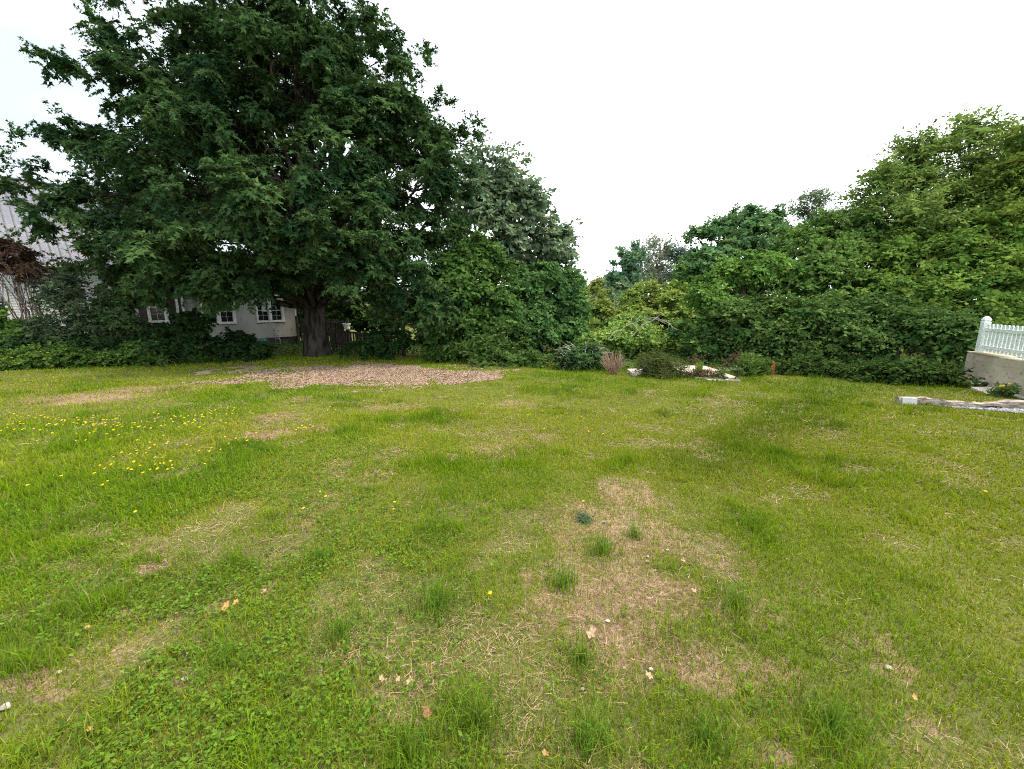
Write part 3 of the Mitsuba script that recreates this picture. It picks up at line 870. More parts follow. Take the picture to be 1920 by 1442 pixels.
# the big maple
trunk_base = gp(597, 668)
MAPLE = [mass(*q) for q in (
    (470, 240, 190, 200, 17.5, 1.0), (350, 240, 125, 135, 16.0, 1.0), (600, 200, 150, 170, 16.5, 1.0), (450, 30, 165, 110, 16.5, 1.0), (560, 30, 120, 90, 16.0, 1.0), (325, 95, 90, 85, 16.0, 1.0),
    (222, 60, 34, 38, 15.5, 1.2), (230, 178, 55, 52, 15.5, 1.0), (130, 138, 42, 24, 15.5, 1.2), (75, 108, 17, 12, 15.5, 1.2), (195, 268, 55, 42, 15.0, 1.0), (108, 238, 26, 13, 15.2, 1.2), (112, 348, 62, 34, 14.5, 1.0), (48, 328, 28, 14, 14.6, 1.2), (62, 378, 38, 20, 14.5, 1.0), (112, 405, 46, 26, 14.2, 1.0), (40, 350, 34, 20, 14.6, 1.0), (175, 405, 65, 40, 14.0, 1.0), (265, 330, 85, 80, 14.0, 1.0),
    (380, 370, 110, 90, 12.8, .9), (300, 460, 105, 55, 13.2, .9), (430, 470, 95, 55, 12.8, .9), (380, 250, 110, 60, 13.6, .9), (540, 330, 80, 90, 12.8, .9), (600, 300, 60, 60, 12.6, .9), (530, 400, 70, 80, 12.6, .9), (640, 420, 85, 80, 12.9, .9), (560, 480, 80, 50, 13.4, .9), (250, 520, 70, 36, 14.2, .9), (330, 535, 60, 28, 13.8, .9), (415, 540, 55, 32, 13.4, .9), (200, 480, 60, 40, 14.4, .9),
    (700, 130, 80, 90, 16.5, 1.0), (760, 190, 52, 70, 16.8, 1.0), (700, 260, 90, 100, 15.0, 1.0), (800, 250, 60, 80, 17.0, 1.0), (790, 350, 80, 80, 15.8, 1.0), (855, 330, 40, 70, 17.2, 1.0), (835, 440, 50, 60, 17.0, 1.0), (720, 440, 80, 70, 14.4, .9),
    (760, 520, 70, 60, 13.8, .9), (800, 575, 52, 45, 14.2, .9), (735, 590, 48, 38, 14.6, .9), (690, 530, 60, 50, 14.2, .9),
    (740, 330, 90, 90, 16.5, 1.0), (810, 400, 70, 80, 17, 1.0), (770, 450, 80, 60, 16, 1.0), (690, 350, 70, 70, 14.2, .9), (660, 230, 80, 80, 14.6, .9), (830, 290, 50, 60, 17.2, 1.0), (770, 250, 60, 70, 16, 1.0), (850, 390, 40, 60, 17.5, 1.0), (450, 120, 130, 90, 14.8, .8), (330, 160, 90, 80, 14.8, .9), (580, 110, 90, 80, 15, .9), (300, 420, 120, 60, 22, 1.0), (430, 300, 120, 80, 23.5, 1.0), (520, 430, 100, 60, 23, 1.0), (400, 430, 90, 60, 17, 1.0),
    (330, 400, 120, 80, 20.5, 1.0), (480, 380, 120, 90, 21, 1.0), (620, 370, 110, 80, 20.5, 1.0), (265, 350, 80, 60, 18, 1.0), (360, 330, 120, 60, 23, 1.0), (450, 200, 160, 120, 21, 1.0), (620, 150, 110, 110, 20, 1.0), (420, 500, 90, 36, 18.5, 1.0), (520, 500, 70, 36, 18, 1.0), (640, 480, 80, 50, 18, 1.0), (300, 490, 90, 46, 15.5, 1.0),
    (440, 400, 110, 60, 11.4, .8), (330, 450, 90, 50, 11.8, .8), (560, 440, 80, 50, 11.6, .8), (600, 475, 75, 36, 12.6, .8), (530, 500, 60, 30, 13.2, .9), (665, 520, 60, 46, 13.0, .9), (450, 520, 60, 30, 13.2, .9), (525, 533, 40, 18, 14.2, .9), (665, 490, 60, 36, 17.2, 1.0), (720, 470, 60, 50, 18.5, 1.0), (620, 440, 90, 50, 19, 1.0), (640, 470, 60, 45, 12.2, .8))]
top = pt(560, 250, 16.6)
tree('maple_tree', 'huge dense dark green maple filling the upper left, its crown hanging over the house', 'tree', MAPLE, trunk_base, .41, 360000, .125, 'lobed', (0.030, 0.072, 0.029), (0.082, 0.150, 0.048), 101,
     trunk_top=top, twig=.5, twigs=12, per=15, droop=.45, spread=.95, fill=.30, low=-.75, clumps=4, up=.45, rise=.2, rlimb=.10, share=.15)
# upright shoots that stand out of the maple's outline belong to its crown
SH = [mass(*q) for q in ((750, 115, 9, 30, 16.8), (800, 130, 12, 32, 17), (832, 205, 11, 28, 17), (862, 250, 8, 20, 17.2), (886, 250, 10, 28, 17.2), (690, 35, 16, 24, 16.5), (165, 28, 14, 20, 15.5), (60, 105, 10, 20, 15.5), (85, 215, 10, 14, 15.2), (40, 270, 10, 22, 14.8), (12, 320, 16, 14, 14.6), (180, 90, 10, 12, 15.5))]
mesh, _, _ = crown(SH, 4200, .12, 'lobed', (.03, .08, .02), (.07, .14, .03), 102, twig=.45, twigs=6, per=12, droop=.2, spread=.5, fill=0, low=-1, lift=.5, clumps=0)
add(part('maple_tree', 'crown'), mesh[:2], 'leaf_material', color=mesh[2])

# tall blue-green tree right of the maple
OAK = [mass(*q) for q in ((935, 330, 42, 45, 25), (900, 390, 50, 60, 24), (955, 370, 45, 50, 25), (985, 420, 48, 60, 25), (925, 460, 70, 60, 24), (1000, 470, 55, 40, 25), (1050, 470, 28, 34, 25.5), (1045, 505, 22, 14, 25), (885, 330, 30, 45, 24.5), (1010, 385, 22, 28, 25))]
tree('tall_tree', 'tall loose blue green tree with sky showing through, right behind the big maple', 'tree', OAK, gp(955, 655) + [0, 8, -.3], .3, 20000, .24, 'oval', (0.117, 0.188, 0.104), (0.225, 0.307, 0.175), 111,
     twig=.8, twigs=9, per=12, droop=.25, fill=.12, low=-.9, jitter=.35)
YM = [mass(*q) for q in ((885, 490, 40, 48, 17), (920, 520, 32, 45, 17), (870, 560, 45, 50, 16), (915, 580, 42, 40, 16), (880, 615, 50, 26, 15.6), (850, 520, 40, 40, 16.5), (830, 615, 40, 26, 15.2))]
tree('young_maple', 'young mid green maple with low drooping boughs, just right of the big maple', 'tree', YM, gp(890, 662), .12, 24000, .15, 'oval', (0.055, 0.123, 0.032), (0.105, 0.194, 0.044), 112, twig=.6, twigs=10, per=12, droop=.5, low=-.9, fill=.2)
VT = [mass(*q) for q in ((1010, 545, 50, 42, 18), (970, 580, 42, 50, 17.5), (1045, 560, 36, 42, 18), (1000, 610, 55, 45, 17), (1050, 615, 40, 45, 17.4), (1075, 580, 20, 40, 18.2), (1062, 528, 20, 16, 19), (1010, 515, 40, 16, 18.5))]
tree('vine_covered_tree', 'rounded dark green tree wrapped in vines, left of the gap in the trees', 'tree', VT, gp(1010, 660), .16, 32000, .15, 'oval', (0.047, 0.114, 0.039), (0.103, 0.204, 0.058), 113, twig=.45, twigs=10, per=12, droop=.5, low=-.9, fill=.15)

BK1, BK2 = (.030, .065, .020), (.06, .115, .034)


# the gap in the middle: trees one behind another
def wood(name, label, lobes, by, r0, n, size, c1, c2, seed, **kw):
    m = [mass(*q) for q in lobes]
    k = dict(twig=.5, twigs=10, per=11, droop=.3, low=-.9, fill=.12, core=.58, clumps=8)
    k.update(kw)
    b = pt(by[0], 600, by[1])
    b[2] = gz(b[0], b[1])
    return tree(name, label, k.pop('cat', 'tree'), m, b, r0, n, size, k.pop('kind', 'oval'), c1, c2, seed, **k)


YG1, YG2 = (.15, .25, .055), (.27, .34, .08)
wood('slender_tree', 'slender yellow green tree beside the vine covered one', ((1100, 570, 28, 40, 24), (1090, 620, 32, 45, 22), (1120, 610, 25, 45, 23), (1085, 650, 36, 25, 20)), (1100, 23), .09, 11000, .19, YG1, YG2, 121)
wood('round_tree', 'yellowish round tree far back in the gap between the trees', ((1132, 545, 24, 18, 42), (1112, 552, 20, 16, 44), (1150, 555, 18, 18, 40)), (1130, 42), .14, 7000, .34, (0.231, 0.286, 0.099), (0.339, 0.358, 0.117), 122)
wood('dull_tree', 'dull olive tree in the back of the gap, right of the yellowish one', ((1160, 560, 34, 30, 34), (1140, 585, 40, 34, 30), (1180, 590, 30, 36, 29)), (1160, 31), .13, 12000, .27, (0.153, 0.241, 0.124), (0.254, 0.348, 0.171), 123)
wood('upswept_tree', 'narrow dark tree with upswept branches standing up against the sky in the gap', ((1158, 518, 7, 22, 34), (1166, 505, 7, 26, 34), (1183, 500, 8, 34, 34), (1196, 512, 8, 28, 34), (1176, 535, 22, 22, 34), (1190, 545, 20, 20, 33)), (1178, 34), .12, 6500, .24, (0.111, 0.225, 0.128), (0.188, 0.324, 0.168), 124, lift=.9, spread=.45, twig=.7, fill=.05, droop=.0, share=.8)
wood('sparse_tree', 'sparse grey brown tree with bare upright twigs on the skyline', ((1225, 490, 22, 30, 40), (1245, 495, 18, 28, 40), (1208, 505, 16, 26, 40), (1235, 525, 40, 26, 40), (1190, 490, 10, 16, 41)), (1228, 40), .16, 5200, .22, (0.200, 0.235, 0.180), (0.299, 0.349, 0.239), 125, lift=1.0, spread=.4, twig=1.1, twigs=8, per=9, fill=.05, droop=0, share=1.0, rmin=.018, bark='twig_material')
wood('dark_pine', 'small dark pine top beside the sparse grey brown tree', ((1278, 466, 14, 8, 38), (1268, 478, 18, 7, 38), (1290, 480, 16, 8, 38), (1262, 492, 14, 6, 38), (1285, 497, 24, 9, 38), (1276, 520, 28, 12, 38)), (1277, 38), .17, 4200, .30, (0.077, 0.118, 0.099), (0.122, 0.172, 0.128), 126, kind='slim', twig=.7, fill=.0, share=.5)
wood('bright_tree', 'bright yellow green tree in the middle of the gap', ((1225, 565, 40, 32, 21), (1250, 590, 38, 40, 20), (1195, 600, 36, 36, 20.5), (1225, 625, 50, 36, 19), (1262, 560, 22, 24, 21)), (1230, 20.5), .11, 17000, .17, YG1, YG2, 127, kind='oval')
wood('leaning_sapling', 'pale green sapling clump leaning behind the fallen branches', ((1165, 640, 40, 30, 16), (1130, 650, 36, 28, 16), (1205, 640, 34, 28, 16.2), (1180, 612, 26, 20, 17)), (1165, 16), .05, 11000, .13, (0.153, 0.273, 0.065), (0.251, 0.374, 0.086), 128, twig=.4)
wood('shaded_tree', 'dark green tree at the right edge of the gap, under the skyline', ((1300, 545, 42, 45, 24), (1325, 590, 40, 44, 21), (1285, 600, 34, 40, 21), (1300, 640, 46, 34, 17), (1310, 505, 30, 26, 25)), (1305, 22), .14, 17000, .19, (0.074, 0.167, 0.049), (0.150, 0.272, 0.071), 129)
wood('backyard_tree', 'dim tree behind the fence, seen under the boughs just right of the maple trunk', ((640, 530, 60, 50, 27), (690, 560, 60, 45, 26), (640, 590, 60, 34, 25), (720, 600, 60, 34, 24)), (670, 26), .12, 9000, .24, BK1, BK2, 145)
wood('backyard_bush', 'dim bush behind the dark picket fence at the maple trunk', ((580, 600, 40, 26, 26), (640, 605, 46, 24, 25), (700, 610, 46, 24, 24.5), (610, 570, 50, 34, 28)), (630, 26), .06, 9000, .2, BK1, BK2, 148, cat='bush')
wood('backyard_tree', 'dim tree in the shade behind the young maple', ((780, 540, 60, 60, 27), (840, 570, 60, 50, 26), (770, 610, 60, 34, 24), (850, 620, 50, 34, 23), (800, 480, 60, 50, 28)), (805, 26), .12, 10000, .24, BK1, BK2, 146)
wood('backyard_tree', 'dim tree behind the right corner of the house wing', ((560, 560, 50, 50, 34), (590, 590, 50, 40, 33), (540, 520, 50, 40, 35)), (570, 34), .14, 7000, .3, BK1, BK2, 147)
# right wood
wood('broad_tree', 'broad blue green tree at the back of the right wood, left of the pine', ((1345, 455, 42, 40, 25), (1395, 430, 45, 34, 26), (1440, 440, 45, 40, 26), (1330, 500, 40, 36, 24), (1400, 480, 60, 36, 25), (1468, 465, 30, 34, 26), (1425, 405, 16, 16, 26)), (1390, 25.5), .24, 21000, .22, (0.095, 0.196, 0.081), (0.182, 0.319, 0.122), 131, low=-.8)
wood('white_pine', 'dark feathery pine rising behind the right wood', ((1520, 385, 26, 14, 33), (1505, 400, 30, 12, 33), (1540, 400, 28, 12, 33), (1485, 420, 26, 12, 33), (1525, 425, 44, 14, 33), (1560, 425, 26, 16, 33), (1530, 450, 50, 14, 33), (1575, 440, 20, 18, 33)), (1525, 33), .22, 9000, .27, (0.107, 0.162, 0.088), (0.174, 0.244, 0.116), 132, kind='slim', lift=.45, twig=.85, fill=.0, share=.6)
wood('vine_dome', 'domed tree smothered in bright vines with a dark hollow underneath', ((1395, 505, 44, 20, 16), (1440, 500, 46, 20, 16), (1352, 530, 34, 28, 15.6), (1475, 520, 26, 26, 16), (1420, 520, 60, 22, 16.4), (1330, 565, 30, 32, 15.4), (1360, 585, 26, 30, 15.2)), (1415, 16.2), .13, 21000, .12, (0.097, 0.211, 0.046), (0.186, 0.321, 0.068), 133, twig=.38, droop=.6, low=-.35, share=.6, fill=.1)
wood('tall_willow', 'tall airy tree with slim leaves, the highest of the right wood', ((1640, 360, 30, 39, 18), (1620, 430, 34, 37, 18), (1690, 335, 32, 34, 18), (1720, 290, 35, 22, 18), (1765, 300, 34, 34, 18), (1805, 258, 29, 22, 18), (1850, 262, 20, 20, 18), (1800, 330, 45, 34, 17.6), (1730, 370, 54, 37, 17.4), (1680, 420, 55, 37, 17), (1790, 400, 62, 37, 17), (1745, 450, 55, 30, 16.6), (1855, 350, 37, 37, 17.6), (1860, 420, 42, 37, 17), (1900, 300, 25, 29, 17.6)), (1720, 18), .20, 38000, .165, (0.132, 0.220, 0.055), (0.246, 0.340, 0.085), 134, kind='slimmer', lift=.35, twig=.8, twigs=10, per=12, fill=.06, wind=(.55, 0, .25), droop=.3, low=-1, share=.35, clumps=4)
wood('edge_tree', 'olive green tree cut by the right edge of the view', ((1905, 340, 40, 60, 16), (1940, 300, 44, 60, 16), (1960, 400, 80, 80, 16), (1890, 420, 46, 40, 15.6), (1870, 430, 50, 44, 15.4), (1905, 260, 16, 20, 16.4), (1930, 500, 60, 60, 14.6)), (1940, 16), .18, 22000, .15, (0.116, 0.198, 0.041), (0.227, 0.300, 0.055), 135, kind='slimmer', lift=.3, wind=(.5, 0, .2), twig=.7, droop=.35, low=-1, share=.4)
MID = (.085, .175, .042), (.165, .265, .065)
wood('box_elder', 'mid green spreading tree right of the vine dome', ((1540, 480, 50, 40, 17), (1510, 520, 50, 44, 16), (1580, 520, 60, 46, 16), (1545, 560, 60, 40, 15.2), (1600, 440, 44, 40, 17.5), (1500, 455, 34, 26, 18), (1560, 435, 40, 30, 18)), (1545, 16.5), .14, 21000, .14, *MID, 136, droop=.5, low=-.7)
wood('spreading_tree', 'olive tree with layered boughs below the tall airy tree', ((1650, 500, 60, 40, 16), (1700, 520, 60, 44, 15.4), (1750, 500, 60, 44, 15.2), (1690, 560, 70, 36, 14.4), (1650, 440, 40, 34, 17.4), (1720, 455, 44, 34, 16.8), (1690, 470, 30, 30, 16), (1640, 555, 50, 40, 14.8)), (1690, 15.5), .15, 23000, .13, (0.089, 0.182, 0.038), (0.186, 0.288, 0.055), 137, droop=.5, low=-.7)
wood('leafy_tree', 'dense olive tree behind the white picket fence', ((1830, 440, 44, 40, 15.6), (1780, 470, 40, 36, 15), (1890, 470, 40, 40, 14.6), (1810, 510, 60, 44, 14.2), (1860, 540, 60, 46, 13.4), (1790, 565, 60, 40, 13.2), (1910, 580, 50, 50, 12.6), (1835, 600, 50, 34, 12.6), (1760, 600, 40, 30, 12.9), (1940, 520, 40, 50, 13.2)), (1850, 13.6), .14, 26000, .12, (0.085, 0.177, 0.036), (0.186, 0.288, 0.054), 138, droop=.5, low=-.7)
DKB = (.055, .120, .034), (.125, .205, .055)
wood('dark_bush', 'dark green leafy bush in front of the domed tree', ((1380, 610, 50, 40, 14.4), (1420, 640, 50, 36, 13.8), (1350, 645, 44, 36, 14.4), (1430, 590, 36, 36, 14.6)), (1400, 14.2), .06, 16000, .115, *DKB, 141, cat='bush')
wood('dark_bush', 'dark spreading bush behind the orange stake', ((1480, 600, 46, 40, 14.2), (1520, 620, 46, 40, 13.6), (1470, 645, 40, 34, 13.4), (1560, 610, 40, 36, 13.8)), (1510, 13.9), .06, 17000, .115, *DKB, 142, cat='bush')
wood('dark_bush', 'dark bush with lighter top leaves, halfway between the orange stake and the picket fence', ((1620, 600, 46, 36, 13.6), (1660, 620, 46, 36, 13), (1600, 645, 44, 30, 12.8), (1690, 600, 40, 34, 13.2)), (1645, 13.3), .06, 17000, .11, *DKB, 143, cat='bush')
wood('dark_bush', 'dark bush left of the picket fence post', ((1730, 615, 44, 34, 12.4), (1770, 630, 40, 34, 11.8), (1800, 640, 34, 34, 11.4)), (1755, 12.2), .05, 16000, .10, *DKB, 144, cat='bush')
# low weeds along the right edge of the lawn
for i, (px, py, rx, ry, Y, lab) in enumerate(((1500, 690, 34, 16, 11.4, 'low dark weeds right beside the orange stake'), (1560, 697, 40, 18, 10.9, 'second low weed clump to the right of the orange stake'), (1625, 702, 42, 22, 10.3, 'low dark weed clump in the middle of the right lawn edge'), (1690, 705, 44, 26, 9.8, 'low dark weed clump left of the bushiest clump by the wall'), (1742, 708, 40, 26, 9.5, 'bushiest low dark clump, touching the left end of the concrete wall'))):
    m = [mass(px - rx * .4, py, rx * .7, ry, Y, 1.2), mass(px + rx * .4, py, rx * .7, ry, Y - .1, 1.2), mass(px, py + 6, rx, ry * .7, Y - .25, 1.0)]
    shrub('weed_clump', lab, m, pt(px, py, Y), 5200, .075, 'oval', (.035, .075, .020), (.075, .125, .030), 150 + i, twig=.3, twigs=8, per=9, droop=.3, low=-.9, cat='weeds')

# far wood that closes the view between and behind the near trees
def far_wood():
    rng = np.random.default_rng(77)
    L = []
    for i in range(46):
        a = math.radians(-60 + 120 * (i + rng.random()) / 46)
        d = rng.uniform(62, 80)
        hgt = rng.uniform(4.5, 6.5)
        x, y = d * math.sin(a), d * math.cos(a)
        z = gz(x, y)
        m = [[x + rng.normal(0, 2), y + rng.normal(0, 2), z + hgt * f, r, r, hgt * .34] for f, r in ((.3, 4.2), (.62, 3.4), (.8, 2.2))]
        c = np.array([.085, .125, .045]) * rng.uniform(.75, 1.4)
        mesh, _, _ = crown(m, 800, .8, 'oval', c * .75, c * 1.2, 900 + i, twig=1.3, twigs=8, per=9, low=-.9, fill=.15)
        L.append(mesh)
    return cat_c(L)


def cat_c(L):
    V, F, C, n = [], [], [], 0
    for v, f, c in L:
        V.append(v); F.append(f + n); C.append(c); n += len(v)
    return np.vstack(V), np.vstack(F), np.vstack(C)


fw = far_wood()
labels['distant_wood'] = {'label': 'far off line of pale green woodland closing the view behind the near trees', 'category': 'wood', 'kind': 'stuff'}
add('distant_wood', fw[:2], 'leaf_material', color=fw[2])
# ---------------------------------------------------------------- shrubs and weeds at the left
def sh(name, label, lobes, n, size, kind, c1, c2, seed, **kw):
    m = [mass(*q) for q in lobes]
    b = np.mean(np.array(m)[:, :3], 0)
    b[2] = gz(b[0], b[1])
    return shrub(name, label, m, b, n, size, kind, c1, c2, seed, **kw)


G1, G2 = (.035, .075, .022), (.075, .13, .035)
sh('red_leaved_shrub', 'tall shrub with dull red purple leaves at the left edge before the house', ((12, 475, 40, 22, 14.6), (48, 500, 32, 16, 14.6), (5, 508, 32, 16, 14.4), (86, 540, 22, 12, 14.2), (95, 520, 12, 8, 14.6)), 6500, .085, 'maple', (.080, .042, .036), (.120, .085, .055), 201, twig=.4, droop=.5, low=-.6, fill=.1, stems=26, stem_r=.022, spread=1.2)
sh('pale_shoot', 'pale green leafy shoot rising over the red leaved shrub against the roof', ((16, 448, 14, 18, 14.9), (40, 458, 14, 8, 14.9), (8, 465, 16, 12, 14.9)), 900, .09, 'oval', (.10, .16, .06), (.16, .22, .09), 202, twig=.3, droop=.1, low=-1, lift=.4, stems=8, stem_r=.01, fill=0)
sh('grey_green_shrub', 'large loose grey green shrub before the white wall, right of the red leaved shrub', ((125, 550, 42, 32, 14.2), (160, 575, 46, 36, 14.2), (120, 590, 40, 34, 14), (190, 605, 50, 34, 14), (140, 620, 60, 28, 13.8), (85, 625, 44, 26, 13.9)), 21000, .07, 'oval', (.050, .085, .042), (.10, .145, .075), 203, twig=.38, droop=.35, low=-.8, stems=24, stem_r=.016)
sh('trailing_vine', 'loose trailing green vine hanging below the eave of the metal roof', ((135, 497, 26, 9, 15.6), (165, 505, 26, 14, 15.6), (190, 528, 28, 16, 15.4), (120, 510, 18, 8, 15.6), (205, 550, 20, 16, 15.2)), 4200, .10, 'oval', (.05, .10, .035), (.09, .15, .05), 204, twig=.45, droop=.7, low=-1, stems=14, stem_r=.012, fill=0)
sh('round_shrub', 'rounded green shrub left of the entrance door', ((222, 575, 26, 26, 14.6), (240, 605, 34, 28, 14.4), (205, 600, 26, 30, 14.4)), 9500, .075, 'oval', (.045, .090, .032), (.09, .145, .05), 205, twig=.34, low=-.8, stems=16)
sh('edge_shrub', 'bright green shrub cut by the left edge of the view below the red leaves', ((5, 600, 24, 26, 13.6), (-20, 625, 50, 36, 13.4), (22, 630, 26, 20, 13.5)), 6500, .10, 'oval', (.055, .12, .025), (.10, .18, .04), 206, twig=.35, stems=12)
for i, (lab, lobes) in enumerate((
    ('dark ground hugging shrub at the far left behind the yellow flowered weeds', ((40, 645, 50, 20, 13.6), (90, 650, 46, 20, 13.5))),
    ('dark low shrub under the grey green shrub', ((160, 650, 50, 18, 13.6), (210, 645, 50, 22, 13.9), (255, 650, 40, 18, 14))),
    ('dark shrub below the entrance door of the house', ((290, 630, 46, 24, 14.6), (330, 640, 50, 22, 14.4), (300, 655, 60, 14, 14))),
    ('dark shrub under the left pair of windows in the wing', ((385, 640, 44, 20, 15), (420, 648, 46, 18, 14.8), (360, 655, 50, 14, 14.6))),
    ('dark straggling shrub reaching up between the door and the windows', ((355, 605, 26, 18, 15), (340, 625, 30, 18, 15), (368, 590, 12, 12, 15))),
    ('dark shrub with a pointed top left of the green sign', ((452, 640, 20, 20, 15.6), (440, 655, 40, 14, 15.2), (470, 660, 34, 10, 15.2))))):
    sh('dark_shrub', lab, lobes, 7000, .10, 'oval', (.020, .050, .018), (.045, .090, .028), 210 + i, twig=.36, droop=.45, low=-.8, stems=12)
for i, (px, py, rx, ry, lab) in enumerate(((30, 676, 46, 14, 'leafy weeds with small yellow flowers at the far left lawn edge'), (105, 668, 46, 20, 'tallest leafy weeds of the left lawn edge, with yellow flowers'), (185, 674, 44, 12, 'low leafy weeds right of the tallest weeds at the left lawn edge'), (262, 664, 44, 20, 'bushy weeds at the lawn edge below the entrance door'), (345, 668, 50, 10, 'short weeds at the lawn edge below the left window pair'), (430, 666, 46, 9, 'short weeds at the lawn edge right below the green sign'))):
    b = gp(px, py + ry)
    Y = b[1]
    m = [mass(px - rx * .5, py, rx * .6, ry, Y, 1), mass(px + rx * .5, py, rx * .6, ry, Y, 1), mass(px, py + ry * .3, rx, ry * .7, Y - .1, .7)]
    k = shrub('leafy_weeds', lab, m, b, 5600, .075, 'oval', (.055, .115, .024), (.11, .19, .042), 230 + i, twig=.26, twigs=8, per=9, low=-.9, cat='weeds', lift=.3, stems=10, stem_r=.006)
    if i < 2:
        rng = np.random.default_rng(240 + i)
        for q in range(7):
            mm = m[rng.integers(0, 2)]
            u = unit(np.array([rng.normal(0, .6), -1, abs(rng.normal(0, .7))]))
            c = np.array(mm[:3]) + u * np.array(mm[3:]) * 1.02
            s = trimesh.creation.icosphere(1, .03)
            add(part(k, 'flower'), (np.array(s.vertices) * [1, 1, .6] + c, np.array(s.faces)), 'petal_material', smooth=True)
# under the maple's right side
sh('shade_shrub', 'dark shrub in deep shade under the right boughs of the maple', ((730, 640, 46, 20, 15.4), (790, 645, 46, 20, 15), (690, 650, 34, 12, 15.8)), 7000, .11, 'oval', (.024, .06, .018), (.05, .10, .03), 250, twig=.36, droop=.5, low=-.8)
sh('bramble', 'bramble mound with one tall leafy shoot at the end of the shaded fence', ((925, 650, 44, 30, 13.9), (965, 660, 40, 24, 13.7), (890, 660, 40, 22, 14), (945, 615, 14, 24, 14.2), (1000, 676, 40, 14, 13.2), (930, 675, 60, 14, 13.4)), 17000, .085, 'oval', (.055, .115, .028), (.105, .18, .045), 251, twig=.34, droop=.4, low=-.8, stems=18)
sh('lawn_edge_weeds', 'mixed weeds at the lawn edge left of the bramble mound', ((835, 665, 34, 14, 14.6), (870, 668, 36, 16, 14.2), (815, 658, 22, 10, 14.9)), 5600, .085, 'oval', (.05, .105, .025), (.10, .17, .04), 252, twig=.28, lift=.3, low=-.8, cat='weeds')
bp = sh('brush_pile', 'green overgrown brush pile with pale dead branches arching over it', ((1070, 672, 30, 26, 12.6), (1105, 668, 34, 32, 12.6), (1085, 685, 46, 18, 12.2), (1125, 685, 26, 20, 12.3)), 15000, .07, 'oval', (.050, .105, .035), (.095, .16, .06), 253, twig=.26, droop=.4, low=-.8, cat='brush')


def arcs(px_list, Y, r, seed, forks=3):
    rng = np.random.default_rng(seed)
    L = []
    for (x0, y0, x1, y1, sag) in px_list:
        a, b = pt(x0, y0, Y + rng.normal(0, .15)), pt(x1, y1, Y - .2 + rng.normal(0, .2))
        p = bez(a, b, sag, 9, rng, .02)
        L.append(tube(p, np.linspace(r, r * .35, 9), 5))
        for _ in range(forks):
            i = rng.integers(2, 7)
            e = p[i] + (p[-1] - p[i]) * rng.uniform(.3, .7) + rng.normal(0, .16, 3)
            L.append(tube(bez(p[i], e, .03, 5, rng, .015), np.linspace(r * .5, r * .2, 5), 4, False))
    return L


for i, q in enumerate(((1080, 690, 1040, 655, .15), (1085, 690, 1055, 650, .2), (1100, 690, 1063, 648, .25), (1105, 690, 1120, 648, .2), (1110, 685, 1135, 655, .2), (1095, 685, 1100, 642, .2), (1075, 690, 1050, 664, .1), (1120, 680, 1150, 660, .1))):
    add(part(bp, 'dead_branch'), join(arcs([q], 12.3, .016, 260 + i)), 'pale_wood_material', smooth=True)
for i, (q, lab) in enumerate((((1140, 636, 1205, 600, .12), 'pale fallen branch slanting up to the right in the gap, leftmost one'), ((1185, 630, 1235, 595, .1), 'pale dead branch in the gap, middle one of three'), ((1205, 600, 1270, 618, .2), 'pale dead branch bending down to the right in the gap'))):
    k = thing('fallen_branch', lab, 'branch')
    b = arcs([q], 14.6, .016, 280 + i, 7)
    add(part(k, 'limb'), b[0], 'pale_wood_material', smooth=True)
    for t in b[1:]:
        add(part(k, 'twig'), t, 'pale_wood_material', smooth=True)

# dry stalks
def stalks(k, c, n, hgt, spread, r, mat, seed, name='stalk'):
    rng = np.random.default_rng(seed)
    for i in range(n):
        az, out = rng.random() * 6.283, spread * math.sqrt(rng.random())
        a = c + [.12 * out * math.cos(az), .12 * out * math.sin(az), -.03]
        h = hgt * rng.uniform(.6, 1.1) * (1 - .35 * (out / spread) ** 2)
        b = c + [out * math.cos(az), out * math.sin(az), h]
        add(part(k, name), tube(bez(a, b, .06 * out, 5, rng, .012), np.linspace(r, r * .4, 5), 4, False), mat, smooth=True)


scene['stalk_material'] = two({'type': 'diffuse', 'reflectance': proc(bark_fn((.27, .16, .12), (.50, .35, .28), 30))})
scene['petal_material'] = {'type': 'principledthin', 'base_color': rgb(.72, .55, .02), 'roughness': .6, 'diff_trans': .5}
scene['white_petal_material'] = {'type': 'principledthin', 'base_color': rgb(.8, .78, .70), 'roughness': .6, 'diff_trans': .4}
k = thing('dry_stalk_clump', 'fan of dry pinkish tan stalks at the lawn edge beside the brush pile', 'dead plant')
stalks(k, gp(1150, 702), 110, .66, .42, .0085, 'stalk_material', 290)
sh('low_juniper', 'dark olive spreading low shrub growing over the pale slabs', ((1225, 688, 30, 18, 10.8), (1255, 690, 30, 16, 10.7), (1240, 678, 34, 14, 10.9), (1275, 698, 18, 10, 10.6), (1240, 703, 38, 8, 10.6), (1210, 696, 18, 12, 10.8)), 17000, .042, 'slim', (.055, .080, .026), (.115, .14, .045), 291, twig=.24, twigs=10, per=14, droop=.15, low=-.9, stems=16)
fk = sh('fern_clump', 'reddish low bush with bright green fern fronds standing out of its top', ((1315, 706, 20, 10, 10.4), (1335, 706, 16, 10, 10.4), (1300, 703, 12, 10, 10.4)), 5200, .04, 'slim', (.07, .07, .03), (.15, .11, .055), 292, twig=.2, droop=.2, low=-.9, cat='fern', stems=16, stem_r=.006)
rng = np.random.default_rng(293)
fc = pt(1310, 704, 10.4)
